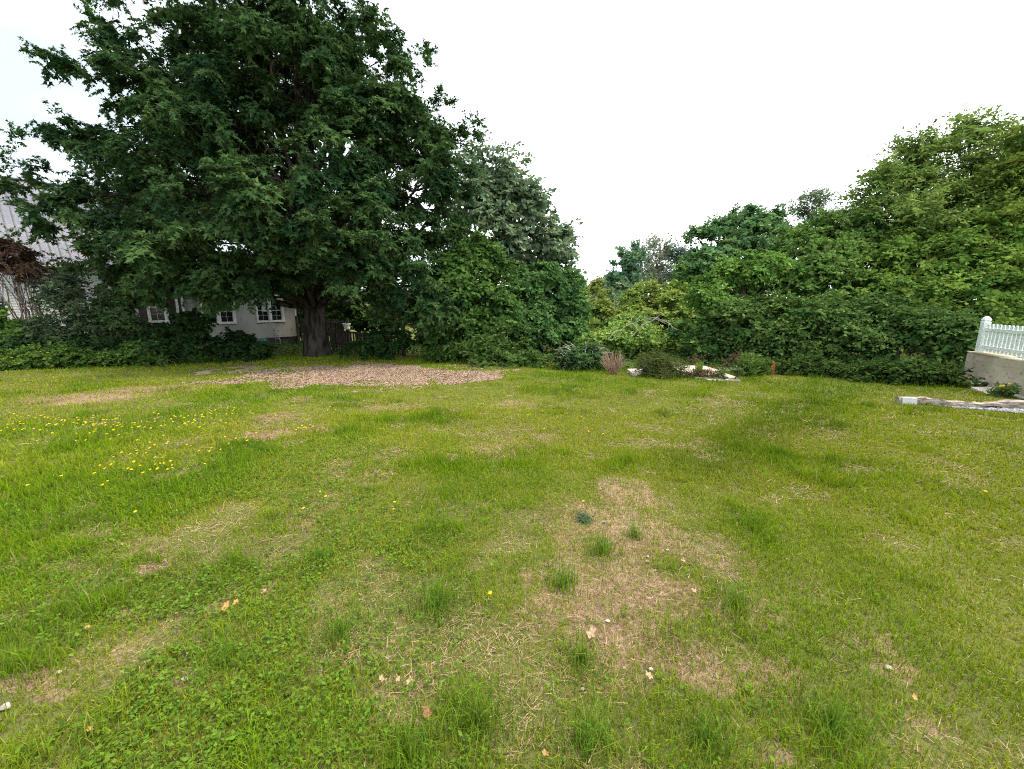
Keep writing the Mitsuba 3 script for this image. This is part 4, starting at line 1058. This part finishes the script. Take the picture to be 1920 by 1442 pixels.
for i in range(13):
    az = rng.random() * 6.283
    h, o = rng.uniform(.25, .42), rng.uniform(.05, .22)
    p = bez(fc, fc + [o * math.cos(az), o * math.sin(az), h], .05, 9)
    n = 16
    t = np.linspace(.15, 1, n)
    q = np.stack([np.interp(t, np.linspace(0, 1, 9), p[:, j]) for j in range(3)], 1)
    d = unit(p[-1] - p[0])
    s = unit(np.cross(d, [0, 0, 1.0]))
    P2 = np.repeat(q, 2, 0)
    Tn = np.tile(np.stack([s, -s]), (n, 1)) + d * .5
    sz = np.repeat(.085 * (1 - .75 * t), 2)
    fm = leafmesh(P2, Tn, np.cross(s, d) + np.zeros((2 * n, 3)), sz, np.array([.17, .26, .035]) * rng.uniform(.7, 1.2, (2 * n, 1)), 'slim')
    add(part(fk, 'frond'), fm[:2], 'leaf_material', color=fm[2])
sh('pale_weed', 'pale green weed growing on the right end of the big slab', ((1372, 700, 10, 12, 10.1), (1385, 704, 10, 8, 10.0), (1360, 706, 10, 8, 10.0)), 800, .06, 'oval', (.11, .17, .07), (.17, .23, .10), 294, twig=.18, lift=.4, fill=0, low=-1, cat='weed', stems=8, stem_r=.005)
sh('tall_weeds', 'tall grassy weeds between the big slab and the orange stake', ((1405, 690, 20, 16, 11.2), (1430, 692, 16, 12, 11.3), (1395, 698, 14, 10, 10.9)), 5000, .10, 'slim', (.07, .13, .03), (.12, .19, .045), 295, twig=.25, lift=1.0, droop=.1, low=-1, cat='weeds')
sh('dead_brush', 'tangle of brown dead brush behind the pale slabs', ((1340, 684, 40, 10, 12.4), (1390, 682, 34, 10, 12.4), (1300, 682, 24, 10, 12.4)), 2600, .05, 'slim', (.11, .085, .05), (.19, .14, .085), 296, twig=.35, lift=.2, low=-1, cat='brush', stems=40, stem_r=.008)
# slabs of the old foundation
def slab(label, x0, x1, y0, y1, h, seed, tilt=0.0):
    rng = np.random.default_rng(seed)
    k = thing('concrete_slab', label, 'slab')
    nx, ny = 9, 7
    X, Yy = np.meshgrid(np.linspace(x0, x1, nx), np.linspace(y0, y1, ny), indexing='ij')
    X = X + rng.normal(0, .02, X.shape); Yy = Yy + rng.normal(0, .02, X.shape)
    z = gz(X, Yy)
    top = np.stack([X, Yy, z.mean() + h + rng.normal(0, .005, X.shape) + tilt * (Yy - y0)], -1).reshape(-1, 3)
    ring = [i * ny for i in range(nx)] + [(nx - 1) * ny + j for j in range(1, ny)] + [i * ny + ny - 1 for i in range(nx - 2, -1, -1)] + [j for j in range(ny - 2, 0, -1)]
    low = top[ring] - [0, 0, h + .25]
    i, j = np.meshgrid(np.arange(nx - 1), np.arange(ny - 1), indexing='ij')
    f = [list(q) for q in np.stack([i * ny + j, (i + 1) * ny + j, (i + 1) * ny + j + 1, i * ny + j + 1], -1).reshape(-1, 4)]
    n = len(top)
    for q in range(len(ring)):
        r = (q + 1) % len(ring)
        f.append([n + q, n + r, ring[r], ring[q]])
    add(k, (np.vstack([top, low]), np.array(f)), 'pale_concrete_material')
    NO_GRASS.append((x0 + .02, x1 - .02, y0 + .02, y1 - .02))


slab('small white slab edge sticking out left of the low dark shrub', 3.18, 4.1, 10.75, 11.5, .10, 301)
slab('large pale pinkish slab lying right of the fern', 4.50, 5.55, 10.15, 11.9, .085, 302, .02)
slab('narrow pale kerb piece along the front of the large slab', 4.70, 5.48, 9.90, 10.10, .03, 303)
rs = np.random.default_rng(310)


def stone(label, c, s, seed, mat='pale_concrete_material', name='stone', cat='stone', group=None):
    r = np.random.default_rng(seed)
    m = trimesh.creation.icosphere(2, 1.0)
    v = np.array(m.vertices)
    v = v * (1 + .5 * (meshkit.fbm(v * 1.6 + seed, 3, seed) - .5))[:, None]
    for _ in range(5):
        d = unit(r.normal(0, 1, 3))
        over = np.maximum(v @ d - .62, 0)
        v = v - over[:, None] * d
    v = v * np.asarray(s) + c
    return add(thing(name, label, cat, group), (v, np.array(m.faces)), mat, smooth=35)


stone('chunk of broken pale concrete left of the fern', pt(1290, 702, 10.6), (.075, .07, .03), 311)
stone('flat pale broken stone between the low dark shrub and the fern', pt(1279, 704, 10.7), (.10, .10, .05), 312)

# orange stake
k = thing('survey_stake', 'short wooden stake with an orange red ribbon at the edge of the right wood', 'stake')
c = gp(1447, 703)
add(part(k, 'post'), (np.array(box(-.022, .022, -.014, .014, -.1, .36)[0]) + c, BOXF[:, ::-1]), 'stalk_material')
scene['orange_material'] = two({'type': 'diffuse', 'reflectance': rgb(.42, .10, .045)})
rib = [(-.03, .34), (.035, .34), (.05, .22), (.03, .10), (.045, .03), (0, .02), (-.01, .14), (-.035, .22)]
m = trimesh.creation.extrude_polygon(__import__('shapely').Polygon(rib), .008)
v = np.array(m.vertices)
v = np.column_stack([v[:, 0], -.020 - v[:, 2] - .02 * np.sin(v[:, 1] * 20), v[:, 1]])
add(part(k, 'ribbon'), (v + c, np.array(m.faces)), 'orange_material')

# ---------------------------------------------------------------- concrete wall with the white fence at the right
W0, WD = np.array([10.16, 9.36]), unit(np.array([-.34, -.94]))
WN = np.array([WD[1], -WD[0]])  # out of the wall, towards the lawn


def W(mesh):
    v, f = mesh
    v = np.asarray(v, float)
    return np.column_stack([W0 + v[:, :1] * WD + v[:, 1:2] * WN, v[:, 2]]), f


wk = thing('retaining_wall', 'old grey brown concrete retaining wall with a broken hole at its foot, under the white fence', 'wall')
poly = shapely.Polygon([(0, -.55), (0, .52), (.07, .535), (1.02, .53), (1.02, -.55)])
hole = shapely.Polygon([(.50, -.5), (.47, -.12), (.50, .02), (.57, .07), (.64, .05), (.70, .08), (.76, .02), (.84, -.03), (.88, -.14), (.93, -.2), (.95, -.5)])
def wall_slab(pol, w0, w1):
    m = trimesh.creation.extrude_polygon(pol, w1 - w0)
    v = np.array(m.vertices)
    return W((np.column_stack([v[:, 0], v[:, 2] + w0, v[:, 1]]), np.array(m.faces)))
add(part(wk, 'wall_section'), wall_slab(poly.difference(hole), -.26, 0), 'concrete_material')
add(part(wk, 'wall_section'), wall_slab(shapely.box(1.022, -.55, 5.2, .545), -.26, .03), 'concrete_material')
add(part(wk, 'coping'), wall_slab(shapely.Polygon([(.0, .537), (.0, .56), (1.0, .56), (1.0, .537)]), -.28, .012), 'concrete_material')
cheek = np.array([[1.0, .05, -.6], [1.0, .35, -.6], [3.4, .05, -.6], [3.4, .35, -.6], [1.0, .05, -.07], [1.0, .35, -.09], [3.4, .05, -.10], [3.4, .35, -.30]])
add(part(wk, 'sloped_ledge'), W((cheek, np.array([[0, 2, 3, 1], [4, 5, 7, 6], [0, 1, 5, 4], [2, 6, 7, 3], [0, 4, 6, 2], [1, 3, 7, 5]]))), 'pale_concrete_material')
scene['dirt_material'] = two({'type': 'diffuse', 'reflectance': proc(bark_fn((.05, .04, .03), (.13, .10, .075), 6))})
for i, (u, w, z, s) in enumerate(((.56, -.06, -.03, (.11, .07, .09)), (.70, -.05, -.02, (.12, .07, .07)), (.66, -.01, -.17, (.16, .09, .07)), (.85, -.03, -.13, (.09, .07, .09)), (.80, .03, -.23, (.10, .07, .05)))):
    p = W((np.array([[u, w, z]]), None))[0][0]
    stone(('brown stone at the upper left of the broken hole in the wall', 'brown stone at the top of the broken hole in the wall', 'broad pale stone lying in the broken hole in the wall', 'stone at the right side of the broken hole in the wall', 'low stone at the foot of the broken hole in the wall')[i], p, s, 330 + i, 'concrete_material')
# raised yard behind the wall
ty = np.array([[.0, -.26], [5.2, -.26], [6, -9], [.0, -9]])
tv = W((np.column_stack([ty, np.full(4, .49)]), None))[0]
tb = tv - [0, 0, 1.2]
add(setting('terrace', 'raised ground held up by the concrete wall'), (np.vstack([tv, tb]), np.array([[0, 1, 2, 3], [0, 4, 5, 1], [1, 5, 6, 2], [2, 6, 7, 3], [3, 7, 4, 0]])), 'soil_material')

fk = thing('vinyl_fence', 'white vinyl picket fence with a pointed corner post on top of the concrete wall', 'fence')
def post(u):
    k = part(fk, 'post')
    b = trimesh.creation.box([.115, .115, .62])
    b.apply_translation([u, -.12, .56 + .31])
    add(k, W((np.array(b.vertices), np.array(b.faces))), 'vinyl_material')
    pr = np.array([(0, .62), (.068, .62), (.068, .645), (.05, .655), (.062, .675), (.066, .695), (.052, .73), (.022, .765), (0, .775)])
    m = trimesh.creation.revolve(pr, sections=4)
    v = np.array(m.vertices)
    r = np.array([[math.cos(math.pi / 4), -math.sin(math.pi / 4)], [math.sin(math.pi / 4), math.cos(math.pi / 4)]])
    v[:, :2] = (v[:, :2] * 1.3) @ r
    add(k + '__cap', W((v + [u, -.12, .56], np.array(m.faces))), 'vinyl_material')
for u in (.16, 1.50, 2.84, 4.18):
    post(u)
for s in range(3):
    u0, u1 = .16 + 1.34 * s + .0585, .16 + 1.34 * (s + 1) - .0585
    for z in (.65, 1.02):
        add(part(fk, 'rail'), W(box(u0, u1, -.145, -.095, z, z + .065)), 'vinyl_material')
    n = 11
    for i in range(n):
        u = u0 + (i + .5) * (u1 - u0) / n
        pw = .035
        pp = shapely.Polygon([(u - pw, .585), (u + pw, .585), (u + pw, 1.145), (u + pw * .45, 1.175), (u - pw * .45, 1.175), (u - pw, 1.145)])
        m = trimesh.creation.extrude_polygon(pp, .020)
        v = np.array(m.vertices)
        # the pickets pass through the rails: their faces stand 3 mm behind the rails' faces
        add(part(fk, 'picket'), W((np.column_stack([v[:, 0], v[:, 2] - .130, v[:, 1]]), np.array(m.faces))), 'vinyl_material')
# plants at the foot of the wall
def flower_plant(label, px, py, Y, h, n, mat, seed, nl=420):
    b = pt(px, py, Y)
    b[2] = gz(b[0], b[1])
    rng = np.random.default_rng(seed)
    m = [[b[0], b[1], b[2] + h * .35, h * .4, h * .4, h * .38], [b[0] + .05, b[1] - .05, b[2] + h * .65, h * .3, h * .3, h * .3]]
    k = shrub('flowering_plant', label, m, b, nl, .06, 'oval', (.09, .16, .04), (.16, .23, .07), seed, twig=.09, twigs=6, per=6, lift=.4, low=-.9, stems=10, stem_r=.005, cat='plant')
    for i in range(n):
        a = b + [rng.normal(0, h * .3), -.05 + rng.normal(0, h * .2), h * rng.uniform(.55, 1.1)]
        s = trimesh.creation.icosphere(1, .028)
        add(part(k, 'flower'), (np.array(s.vertices) * [1, 1, .55] + a, np.array(s.faces)), mat, smooth=True)
        add(part(k, 'flower_stalk'), tube(np.array([b, (a + b) / 2 + [.02, 0, .04], a]), .004, 4), 'stalk_material')


flower_plant('yellow flowered plant in front of the broken hole, right one', 1888, 728, 7.75, .25, 5, 'petal_material', 340)
flower_plant('small leafy plant left of the broken hole at the wall foot', 1822, 720, 8.7, .14, 4, 'white_petal_material', 341, 260)
flower_plant('leafy plant with yellow flowers growing at the left end of the wall', 1795, 715, 9.0, .2, 4, 'petal_material', 342, 420)
flower_plant('green sprig standing in front of the hole in the wall', 1868, 722, 7.95, .2, 2, 'white_petal_material', 343, 200)

# weathered timber with its gravel bed
rng = np.random.default_rng(350)
a, b = gp(1682, 756), gp(1916, 766)
d = unit((b - a)[:2])
end = a[:2] + d * 4.4
n = 60
t = np.linspace(0, 1, n)
cx, cy = a[0] + (end[0] - a[0]) * t, a[1] + (end[1] - a[1]) * t
z0 = gz(cx, cy)
hgt = .115 + .03 * (meshkit.fbm(np.stack([t * 9, t * 0, t * 0], -1), 3, 5) - .5) + .02 * np.sin(t * 21)
nn = np.array([d[1], -d[0]])
V = []
for i in range(n):
    for s, hh in ((-.075, -.08), (-.085, .3), (-.07, .85), (-.045, 1.0), (.04, 1.0), (.075, .88), (.085, .35), (.08, -.08)):
        j = rng.normal(0, .006, 3)
        V.append([cx[i] + nn[0] * s + j[0], cy[i] + nn[1] * s + j[1], z0[i] + hgt[i] * hh + j[2]])
V = np.array(V)
F = [[i * 8 + q, (i + 1) * 8 + q, (i + 1) * 8 + (q + 1) % 8, i * 8 + (q + 1) % 8] for i in range(n - 1) for q in range(8)]
F += [[0, 1, 2, 3], [0, 3, 4, 7], [4, 5, 6, 7]] + [[(n - 1) * 8 + q for q in z] for z in ((3, 2, 1, 0), (7, 4, 3, 0), (7, 6, 5, 4))]


def timber_fn(p, nn_, uv):
    g = fbm(p.x * 6 + p.y * 3, p.z * 60, p.y * 22, 4)
    c = mix((.20, .165, .135), (.48, .43, .37), smoothstep(.3, .7, g))
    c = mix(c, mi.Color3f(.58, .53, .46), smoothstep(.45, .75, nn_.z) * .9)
    return mix(c, mi.Color3f(.08, .055, .045), smoothstep(.62, .75, fbm(p.x * 5, p.y * 5, p.z * 12, 3)))


scene['timber_material'] = two({'type': 'diffuse', 'reflectance': proc(timber_fn)})
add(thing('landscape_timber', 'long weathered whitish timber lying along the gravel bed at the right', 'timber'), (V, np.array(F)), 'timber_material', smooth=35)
k = thing('white_board', 'short white board leaning on the left end of the weathered timber', 'board')
c = gp(1703, 758)
bd = np.array(box(-.10, .10, -.02, .02, -.03, .12)[0])
add(k, (bd @ np.array([[d[0], d[1], 0], [-d[1], d[0], 0], [0, .15, 1]]) + c + [0, -.02, 0], BOXF[:, ::-1]), 'trim_material')
# gravel: bed and stones
gq = [a + [.35, -.12, 0], *[np.array([*(a[:2] + d * s - np.array([nn[0], nn[1]]) * -.09), 0]) for s in (1.0, 2.0, 3.0, 4.4)]]
bed = shapely.Polygon([(a + np.array([*(d * s), 0]) + np.array([*nn, 0]) * o)[:2] for s, o in ((.45, .09), (4.4, .09), (4.4, 1.5), (2.8, 1.2), (2.2, 1.02), (1.5, .70), (.95, .34))])
pts = []
while len(pts) < 5200:
    x0, y0, x1, y1 = bed.bounds
    q = np.column_stack([rng.uniform(x0, x1, 4000), rng.uniform(y0, y1, 4000)])
    inside_q = shapely.contains_xy(bed.buffer(-.01), q[:, 0], q[:, 1])
    pts += list(q[inside_q])
pts = np.array(pts[:5200])
xs, ys = np.meshgrid(np.arange(6.5, 11.8, .07), np.arange(3.5, 8.2, .07), indexing='ij')
inn = shapely.contains_xy(bed, xs.ravel(), ys.ravel()).reshape(xs.shape)
i, j = np.meshgrid(np.arange(xs.shape[0] - 1), np.arange(xs.shape[1] - 1), indexing='ij')
ok = inn[:-1, :-1] & inn[1:, :-1] & inn[1:, 1:] & inn[:-1, 1:]
wv = xs.shape[1]
Q = np.stack([i * wv + j, (i + 1) * wv + j, (i + 1) * wv + j + 1, i * wv + j + 1], -1)[ok]
scene['gravel_bed_material'] = two({'type': 'diffuse', 'reflectance': rgb(.16, .155, .16)})
add(setting('gravel_bed', 'strip of grey gravel in front of the weathered timber'), (np.stack([xs, ys, gz(xs, ys) + .008], -1).reshape(-1, 3), Q), 'gravel_bed_material', smooth=True)
ico = trimesh.creation.icosphere(0, 1.0)
iv, ifc = np.array(ico.vertices), np.array(ico.faces)
m = len(pts)
S = rng.uniform(.010, .022, (m, 1, 1)) * rng.uniform(.6, 1.3, (m, 1, 3)) * [1, 1, .75]
ang = rng.random(m) * 6.283
base = iv[None] * (1 + rng.normal(0, .18, (m, 12, 1)))
base = base * S
rx = base[..., 0] * np.cos(ang)[:, None] - base[..., 1] * np.sin(ang)[:, None]
ry = base[..., 0] * np.sin(ang)[:, None] + base[..., 1] * np.cos(ang)[:, None]
V = np.stack([rx + pts[:, :1], ry + pts[:, 1:], base[..., 2] + gz(pts[:, 0], pts[:, 1])[:, None] + .014], -1).reshape(-1, 3)
F = (np.arange(m) * 12)[:, None, None] + ifc
col = np.repeat(np.array([.34, .34, .36]) * rng.uniform(.45, 1.5, (m, 1)) * (1 + rng.normal(0, .05, (m, 3))), 12, 0)
labels['gravel'] = {'label': 'grey crushed gravel stones lying in front of the weathered timber', 'category': 'gravel', 'kind': 'stuff'}
add('gravel', (V, F.reshape(-1, 3)), 'dry_material', color=np.clip(col, .02, .75))

# wood chips on the mulch patch
rng = np.random.default_rng(360)
x, y = rng.uniform(-8, .2, 90000), rng.uniform(8.6, 15, 90000)
kk = ellipses(x, y, MULCH, .9) > rng.uniform(.1, .8, len(x))
x, y = x[kk][:30000], y[kk][:30000]
n = len(x)
az = rng.random(n) * 6.283
D = np.stack([np.cos(az), np.sin(az), rng.normal(0, .25, n)], -1) * rng.uniform(.009, .026, (n, 1))
S = np.stack([-np.sin(az), np.cos(az), rng.normal(0, .4, n)], -1) * rng.uniform(.005, .012, (n, 1))
P = np.stack([x, y, gz(x, y) + .014], -1)
V = np.stack([P - D - S, P + D - S, P + D + S, P - D + S], 1).reshape(-1, 3)
F = (np.arange(n) * 4)[:, None] + np.array([0, 1, 2, 3])
col = np.where(rng.random((n, 1)) < .5, [.30, .205, .17], [.36, .275, .215]) * rng.uniform(.7, 1.2, (n, 1))
labels['mulch_chips'] = {'label': 'pinkish brown wood chips strewn over the bare patch of the lawn', 'category': 'mulch', 'kind': 'stuff'}
add('mulch_chips', (V, F), 'dry_material', color=np.repeat(np.clip(col, .02, .7), 4, 0))

# ---------------------------------------------------------------- dandelions
def dandelion_mesh(seed):
    r = np.random.default_rng(seed)
    n = 14
    a = np.arange(2 * n) * np.pi / n
    rad = np.where(np.arange(2 * n) % 2 == 0, .024, .017) * r.uniform(.9, 1.1, 2 * n)
    ring = np.column_stack([rad * np.cos(a), rad * np.sin(a), np.full(2 * n, .004)])
    r2 = ring * [.55, .55, 1] + [0, 0, .006]
    V = np.vstack([ring, r2, [[0, 0, .013], [0, 0, -.008]]])
    m = 2 * n
    F = []
    for i in range(m):
        j = (i + 1) % m
        F += [[i, j, m + j], [i, m + j, m + i], [m + i, m + j, 2 * m], [j, i, 2 * m + 1]]
    return V, np.array(F)


heads = [mikit.ply(dandelion_mesh(s), 'petal_material') for s in range(3)]
stemm = mikit.ply(tube(np.array([[0, 0, -1.0], [.03, .0, -.5], [0, 0, 0]]), .0022, 4, False), 'stem_material', smooth=True)
scene['stem_material'] = two({'type': 'diffuse', 'reflectance': rgb(.13, .19, .05)})
rng = np.random.default_rng(370)


def dandelion(px, py, label, group=None):
    c = gp(px, py + 4)
    h = rng.uniform(.05, .11)
    k = thing('dandelion', label, 'dandelion', group)
    tilt = T4().rotate([1, 0, 0], rng.uniform(-5, 28)).rotate([0, 1, 0], rng.uniform(-18, 18))
    s = rng.uniform(.42, .66)
    top = T4().translate([c[0], c[1], c[2] + h])
    scene[part(k, 'head')] = {**heads[rng.integers(0, 3)], 'to_world': top @ tilt @ T4().scale(s)}
    scene[part(k, 'stem')] = {**stemm, 'to_world': top @ T4().scale([1, 1, h])}


def scatter(n, cx, cy, sx, sy):
    q = np.column_stack([rng.normal(cx, sx, n), rng.normal(cy, sy, n)])
    return q[(q[:, 0] > -30)]


for (n, cx, cy, sx, sy), lab in (((14, 20, 809, 22, 6), 'yellow dandelion of the group at the left edge of the lawn'), ((12, 70, 787, 26, 5), 'yellow dandelion of the thin upper row near the left edge of the lawn'), ((26, 130, 800, 28, 9), 'yellow dandelion in the left half of the dense band across the lawn'), ((26, 200, 801, 32, 9), 'yellow dandelion in the middle of the dense band across the lawn'), ((16, 262, 802, 24, 6), 'yellow dandelion at the right end of the dense left band'), ((24, 345, 794, 30, 8), 'yellow dandelion of the second band, farther right beside the dense one'), ((12, 418, 783, 24, 5), 'yellow dandelion at the far right end of the second band')):
    for q in scatter(n, cx, cy, sx, sy):
        dandelion(*q, lab, 'dandelions: ' + lab[17:])
g2 = ('yellow dandelion in the loose nearer cluster on the left, in the longer grass', 'dandelions in the nearer left cluster')
for q in ((260, 836), (283, 838), (293, 848), (315, 842), (230, 856), (247, 862), (260, 862), (276, 858), (215, 864), (293, 866), (307, 870), (322, 874), (309, 876), (254, 880), (265, 881), (294, 884), (303, 882), (324, 882), (190, 881), (211, 881), (242, 887), (249, 890), (270, 893), (285, 897), (298, 893), (317, 891), (200, 892), (325, 885), (258, 852), (282, 845)):
    dandelion(*q, *g2)
g3 = ('yellow dandelion along the narrow worn strip right of the left band', 'dandelions along the worn strip')
for q in ((560, 806), (567, 803), (575, 806), (582, 801), (571, 810), (588, 807), (556, 812), (476, 822), (482, 820), (424, 831), (444, 831), (465, 837), (464, 833), (394, 853), (399, 854), (374, 851), (431, 842), (352, 840), (360, 849), (415, 852), (318, 835), (308, 823), (163, 832), (145, 834), (73, 838), (208, 827), (225, 827)):
    dandelion(*q, *g3)
g4 = ('yellow dandelion far off on the lawn right of the mulch patch', 'dandelions in the middle distance')
for q in ((968, 702), (972, 700), (978, 703), (965, 699), (1052, 782), (1053, 788), (990, 784), (1020, 810), (1090, 786), (1103, 812), (1130, 822), (630, 773), (620, 770), (615, 775)):
    dandelion(*q, *g4)
for px, py, lab in ((258, 979, 'single yellow dandelion alone in the grass, nearest one on the left'), (57, 927, 'single yellow dandelion near the left edge of the view'), (118, 904, 'single yellow dandelion right of the leftmost lone one'), (180, 898, 'left yellow dandelion of a low trio under the cluster'), (194, 916, 'left flower of the dandelion pair below the cluster'), (205, 914, 'right flower of the dandelion pair below the cluster'), (386, 881, 'lone yellow dandelion right of the nearer left cluster'), (741, 960, 'upper flower of two dandelions one above the other in the middle of the lawn'), (739, 971, 'lower flower of two dandelions one above the other in the middle of the lawn'), (602, 937, 'upper flower of a dandelion pair left of the lawn middle'), (612, 943, 'lower flower of a dandelion pair left of the lawn middle'), (571, 967, 'lone dandelion below the pair left of the lawn middle'), (1093, 960, 'lone dandelion over the dark weed on the bare patch'), (919, 1137, 'lone dandelion left of the bare patch, nearest of all'), (1843, 937, 'lone dandelion at the far right of the lawn')):
    dandelion(px, py, lab)

# ---------------------------------------------------------------- litter
def dry_leaf(px, py, s, label, seed, col, mat=None):
    r = np.random.default_rng(seed)
    c = gp(px, py)
    m = 24
    a = np.arange(m) / m * 2 * np.pi
    rad = 1 + .22 * np.sin(5 * a + r.random() * 6) + r.normal(0, .07, m)
    nr = 4
    V = [[0, 0, 0]]
    for q in range(1, nr + 1):
        f = q / nr
        for i in range(m):
            x, y = f * rad[i] * math.cos(a[i]), .62 * f * rad[i] * math.sin(a[i])
            V.append([x, y, .30 * y * y + .22 * x * x * math.sin(3 * x + seed) + .05 * math.sin(7 * x + 5 * y)])
    F = [[0, 1 + i, 1 + (i + 1) % m] for i in range(m)]
    for q in range(nr - 1):
        for i in range(m):
            p, o = 1 + q * m + i, 1 + q * m + (i + 1) % m
            F += [[p, p + m, o + m], [p, o + m, o]]
    V = np.array(V) * s
    top, F = np.vstack([V, V - [0, 0, .0015]]), np.array(F)
    F = np.vstack([F, F[:, ::-1] + len(V)])
    w = r.random() * 6.283
    R = np.array([[math.cos(w), math.sin(w), 0], [-math.sin(w), math.cos(w), 0], [0, 0, 1]])
    tl = math.radians(r.uniform(5, 30))
    R = R @ np.array([[1, 0, 0], [0, math.cos(tl), math.sin(tl)], [0, -math.sin(tl), math.cos(tl)]])
    add(thing('dry_leaf', label, 'leaf'), (top @ R + c + [0, 0, .035], F), 'dry_material', smooth=True, color=np.tile(np.array(col), (len(top), 1)) * (1 + .2 * np.sin(top[:, :1] * 300)))


TAN, ORG, BRN = (.40, .28, .19), (.46, .26, .10), (.26, .13, .08)
for i, (px, py, s, col, lab) in enumerate(((1108, 1198, .050, TAN, 'large curled tan dead leaf on the bare patch, the biggest leaf in view'), (425, 1148, .040, ORG, 'orange tan dead leaf left of the lawn middle'), (443, 1139, .028, ORG, 'small orange tan leaf touching the one left of the lawn middle'), (166, 1187, .026, ORG, 'orange dead leaf standing in the grass at the left'), (171, 1380, .022, ORG, 'small orange leaf near the lower left corner'), (801, 1349, .040, BRN, 'reddish brown dead leaf at the bottom of the lawn'), (716, 1284, .022, TAN, 'left one of three tan leaves near the bottom of the lawn'), (746, 1284, .024, TAN, 'middle one of three tan leaves near the bottom of the lawn'), (764, 1292, .022, TAN, 'right one of three tan leaves near the bottom of the lawn'), (715, 1341, .020, BRN, 'brown leaf scrap left of the reddish brown leaf'), (1300, 1117, .026, TAN, 'pinkish tan leaf at the right side of the bare patch'), (1216, 1278, .030, TAN, 'narrow tan leaf below the bare patch'), (495, 1118, .030, TAN, 'tan leaf right of the orange tan leaves'), (1022, 1390 + 36, .02, ORG, 'small orange scrap at the bottom edge of the view'), (1712, 1320, .020, ORG, 'small orange leaf in the lower right of the lawn'), (1280, 1060, .02, TAN, 'small pale leaf at the upper right of the bare patch'))):
    dry_leaf(px, py, s * .62, lab, 400 + i, col)
scene['white_stone_material'] = two({'type': 'diffuse', 'reflectance': proc(bark_fn((.32, .29, .27), (.50, .47, .44), 40))})
for i, (px, py, s, lab) in enumerate(((1140, 1168, .016, 'white pebble above the large curled leaf'), (348, 1277, .022, 'bright white stone at the lower left of the lawn'), (1170, 1257, .011, 'tiny white pebble below the bare patch, left one'), (1221, 1259, .014, 'white pebble below the bare patch, right one'), (1213, 1056, .014, 'white pebble on the upper bare patch, lower one'), (1214, 1046, .014, 'white pebble on the upper bare patch, upper one'), (1133, 981, .016, 'small pale stone beside the dark weed on the bare patch'), (1092, 1297, .014, 'pale pebble in the grass below the large curled leaf'), (1665, 1256, .020, 'whitish stone in the lower right of the lawn'), (112, 1264, .016, 'pale stone at the edge of the bare soil, lower left corner'), (1252, 1034, .014, 'pale pebble at the right edge of the bare patch'), (10, 1330, .026, 'white stone cut by the left edge, lower left corner'))):
    c = gp(px, py)
    stone(lab, c + [0, 0, .012], (s * .9, s * .7, s * .5), 430 + i, 'white_stone_material', 'pebble', 'pebble')
# dark weed rosette on the bare patch
sh('weed_rosette', 'dark blue green weed rosette on the bare patch under a lone dandelion', ((1093, 978, 12, 9, 2.95),), 300, .032, 'slim', (.07, .13, .07), (.11, .18, .10), 450, twig=.06, twigs=5, per=6, lift=.5, fill=0, low=-.3, cat='weed', stems=5, stem_r=.003)

# creeping ground cover in the shade around the maple
rng = np.random.default_rng(500)
x, y = rng.uniform(-17, 13, 34000), rng.uniform(11, 25, 34000)
kk = y > np.interp(x, [-17, -14, -9, -5, -1.5, 1, 2.5, 5.8, 7, 9, 13], [13.4, 14.0, 16.4, 17.2, 15.0, 13.2, 11.9, 12.2, 11.6, 10.6, 10.2]) + rng.normal(0, .3, len(x))
x, y = x[kk], y[kk]
n = len(x)
az = rng.random(n) * 6.283
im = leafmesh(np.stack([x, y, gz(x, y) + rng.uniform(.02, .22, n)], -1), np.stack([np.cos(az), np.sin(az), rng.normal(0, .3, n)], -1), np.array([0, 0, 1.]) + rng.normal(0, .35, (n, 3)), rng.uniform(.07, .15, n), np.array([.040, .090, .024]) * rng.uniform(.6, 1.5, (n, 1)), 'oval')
labels['ground_ivy'] = {'label': 'dark creeping ground cover in the shade under the trees and along the fence', 'category': 'ground cover', 'kind': 'stuff'}
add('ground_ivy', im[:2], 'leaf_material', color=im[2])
g = build_grass()
labels['grass'] = {'label': 'mown yellow green grass of the lawn with clover and tufts', 'category': 'grass', 'kind': 'stuff'}
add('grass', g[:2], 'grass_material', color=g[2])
g = build_straw()
labels['dry_grass'] = {'label': 'dead straw coloured blades lying on the worn patches', 'category': 'dead grass', 'kind': 'stuff'}
add('dry_grass', g[:2], 'dry_material', color=g[2])
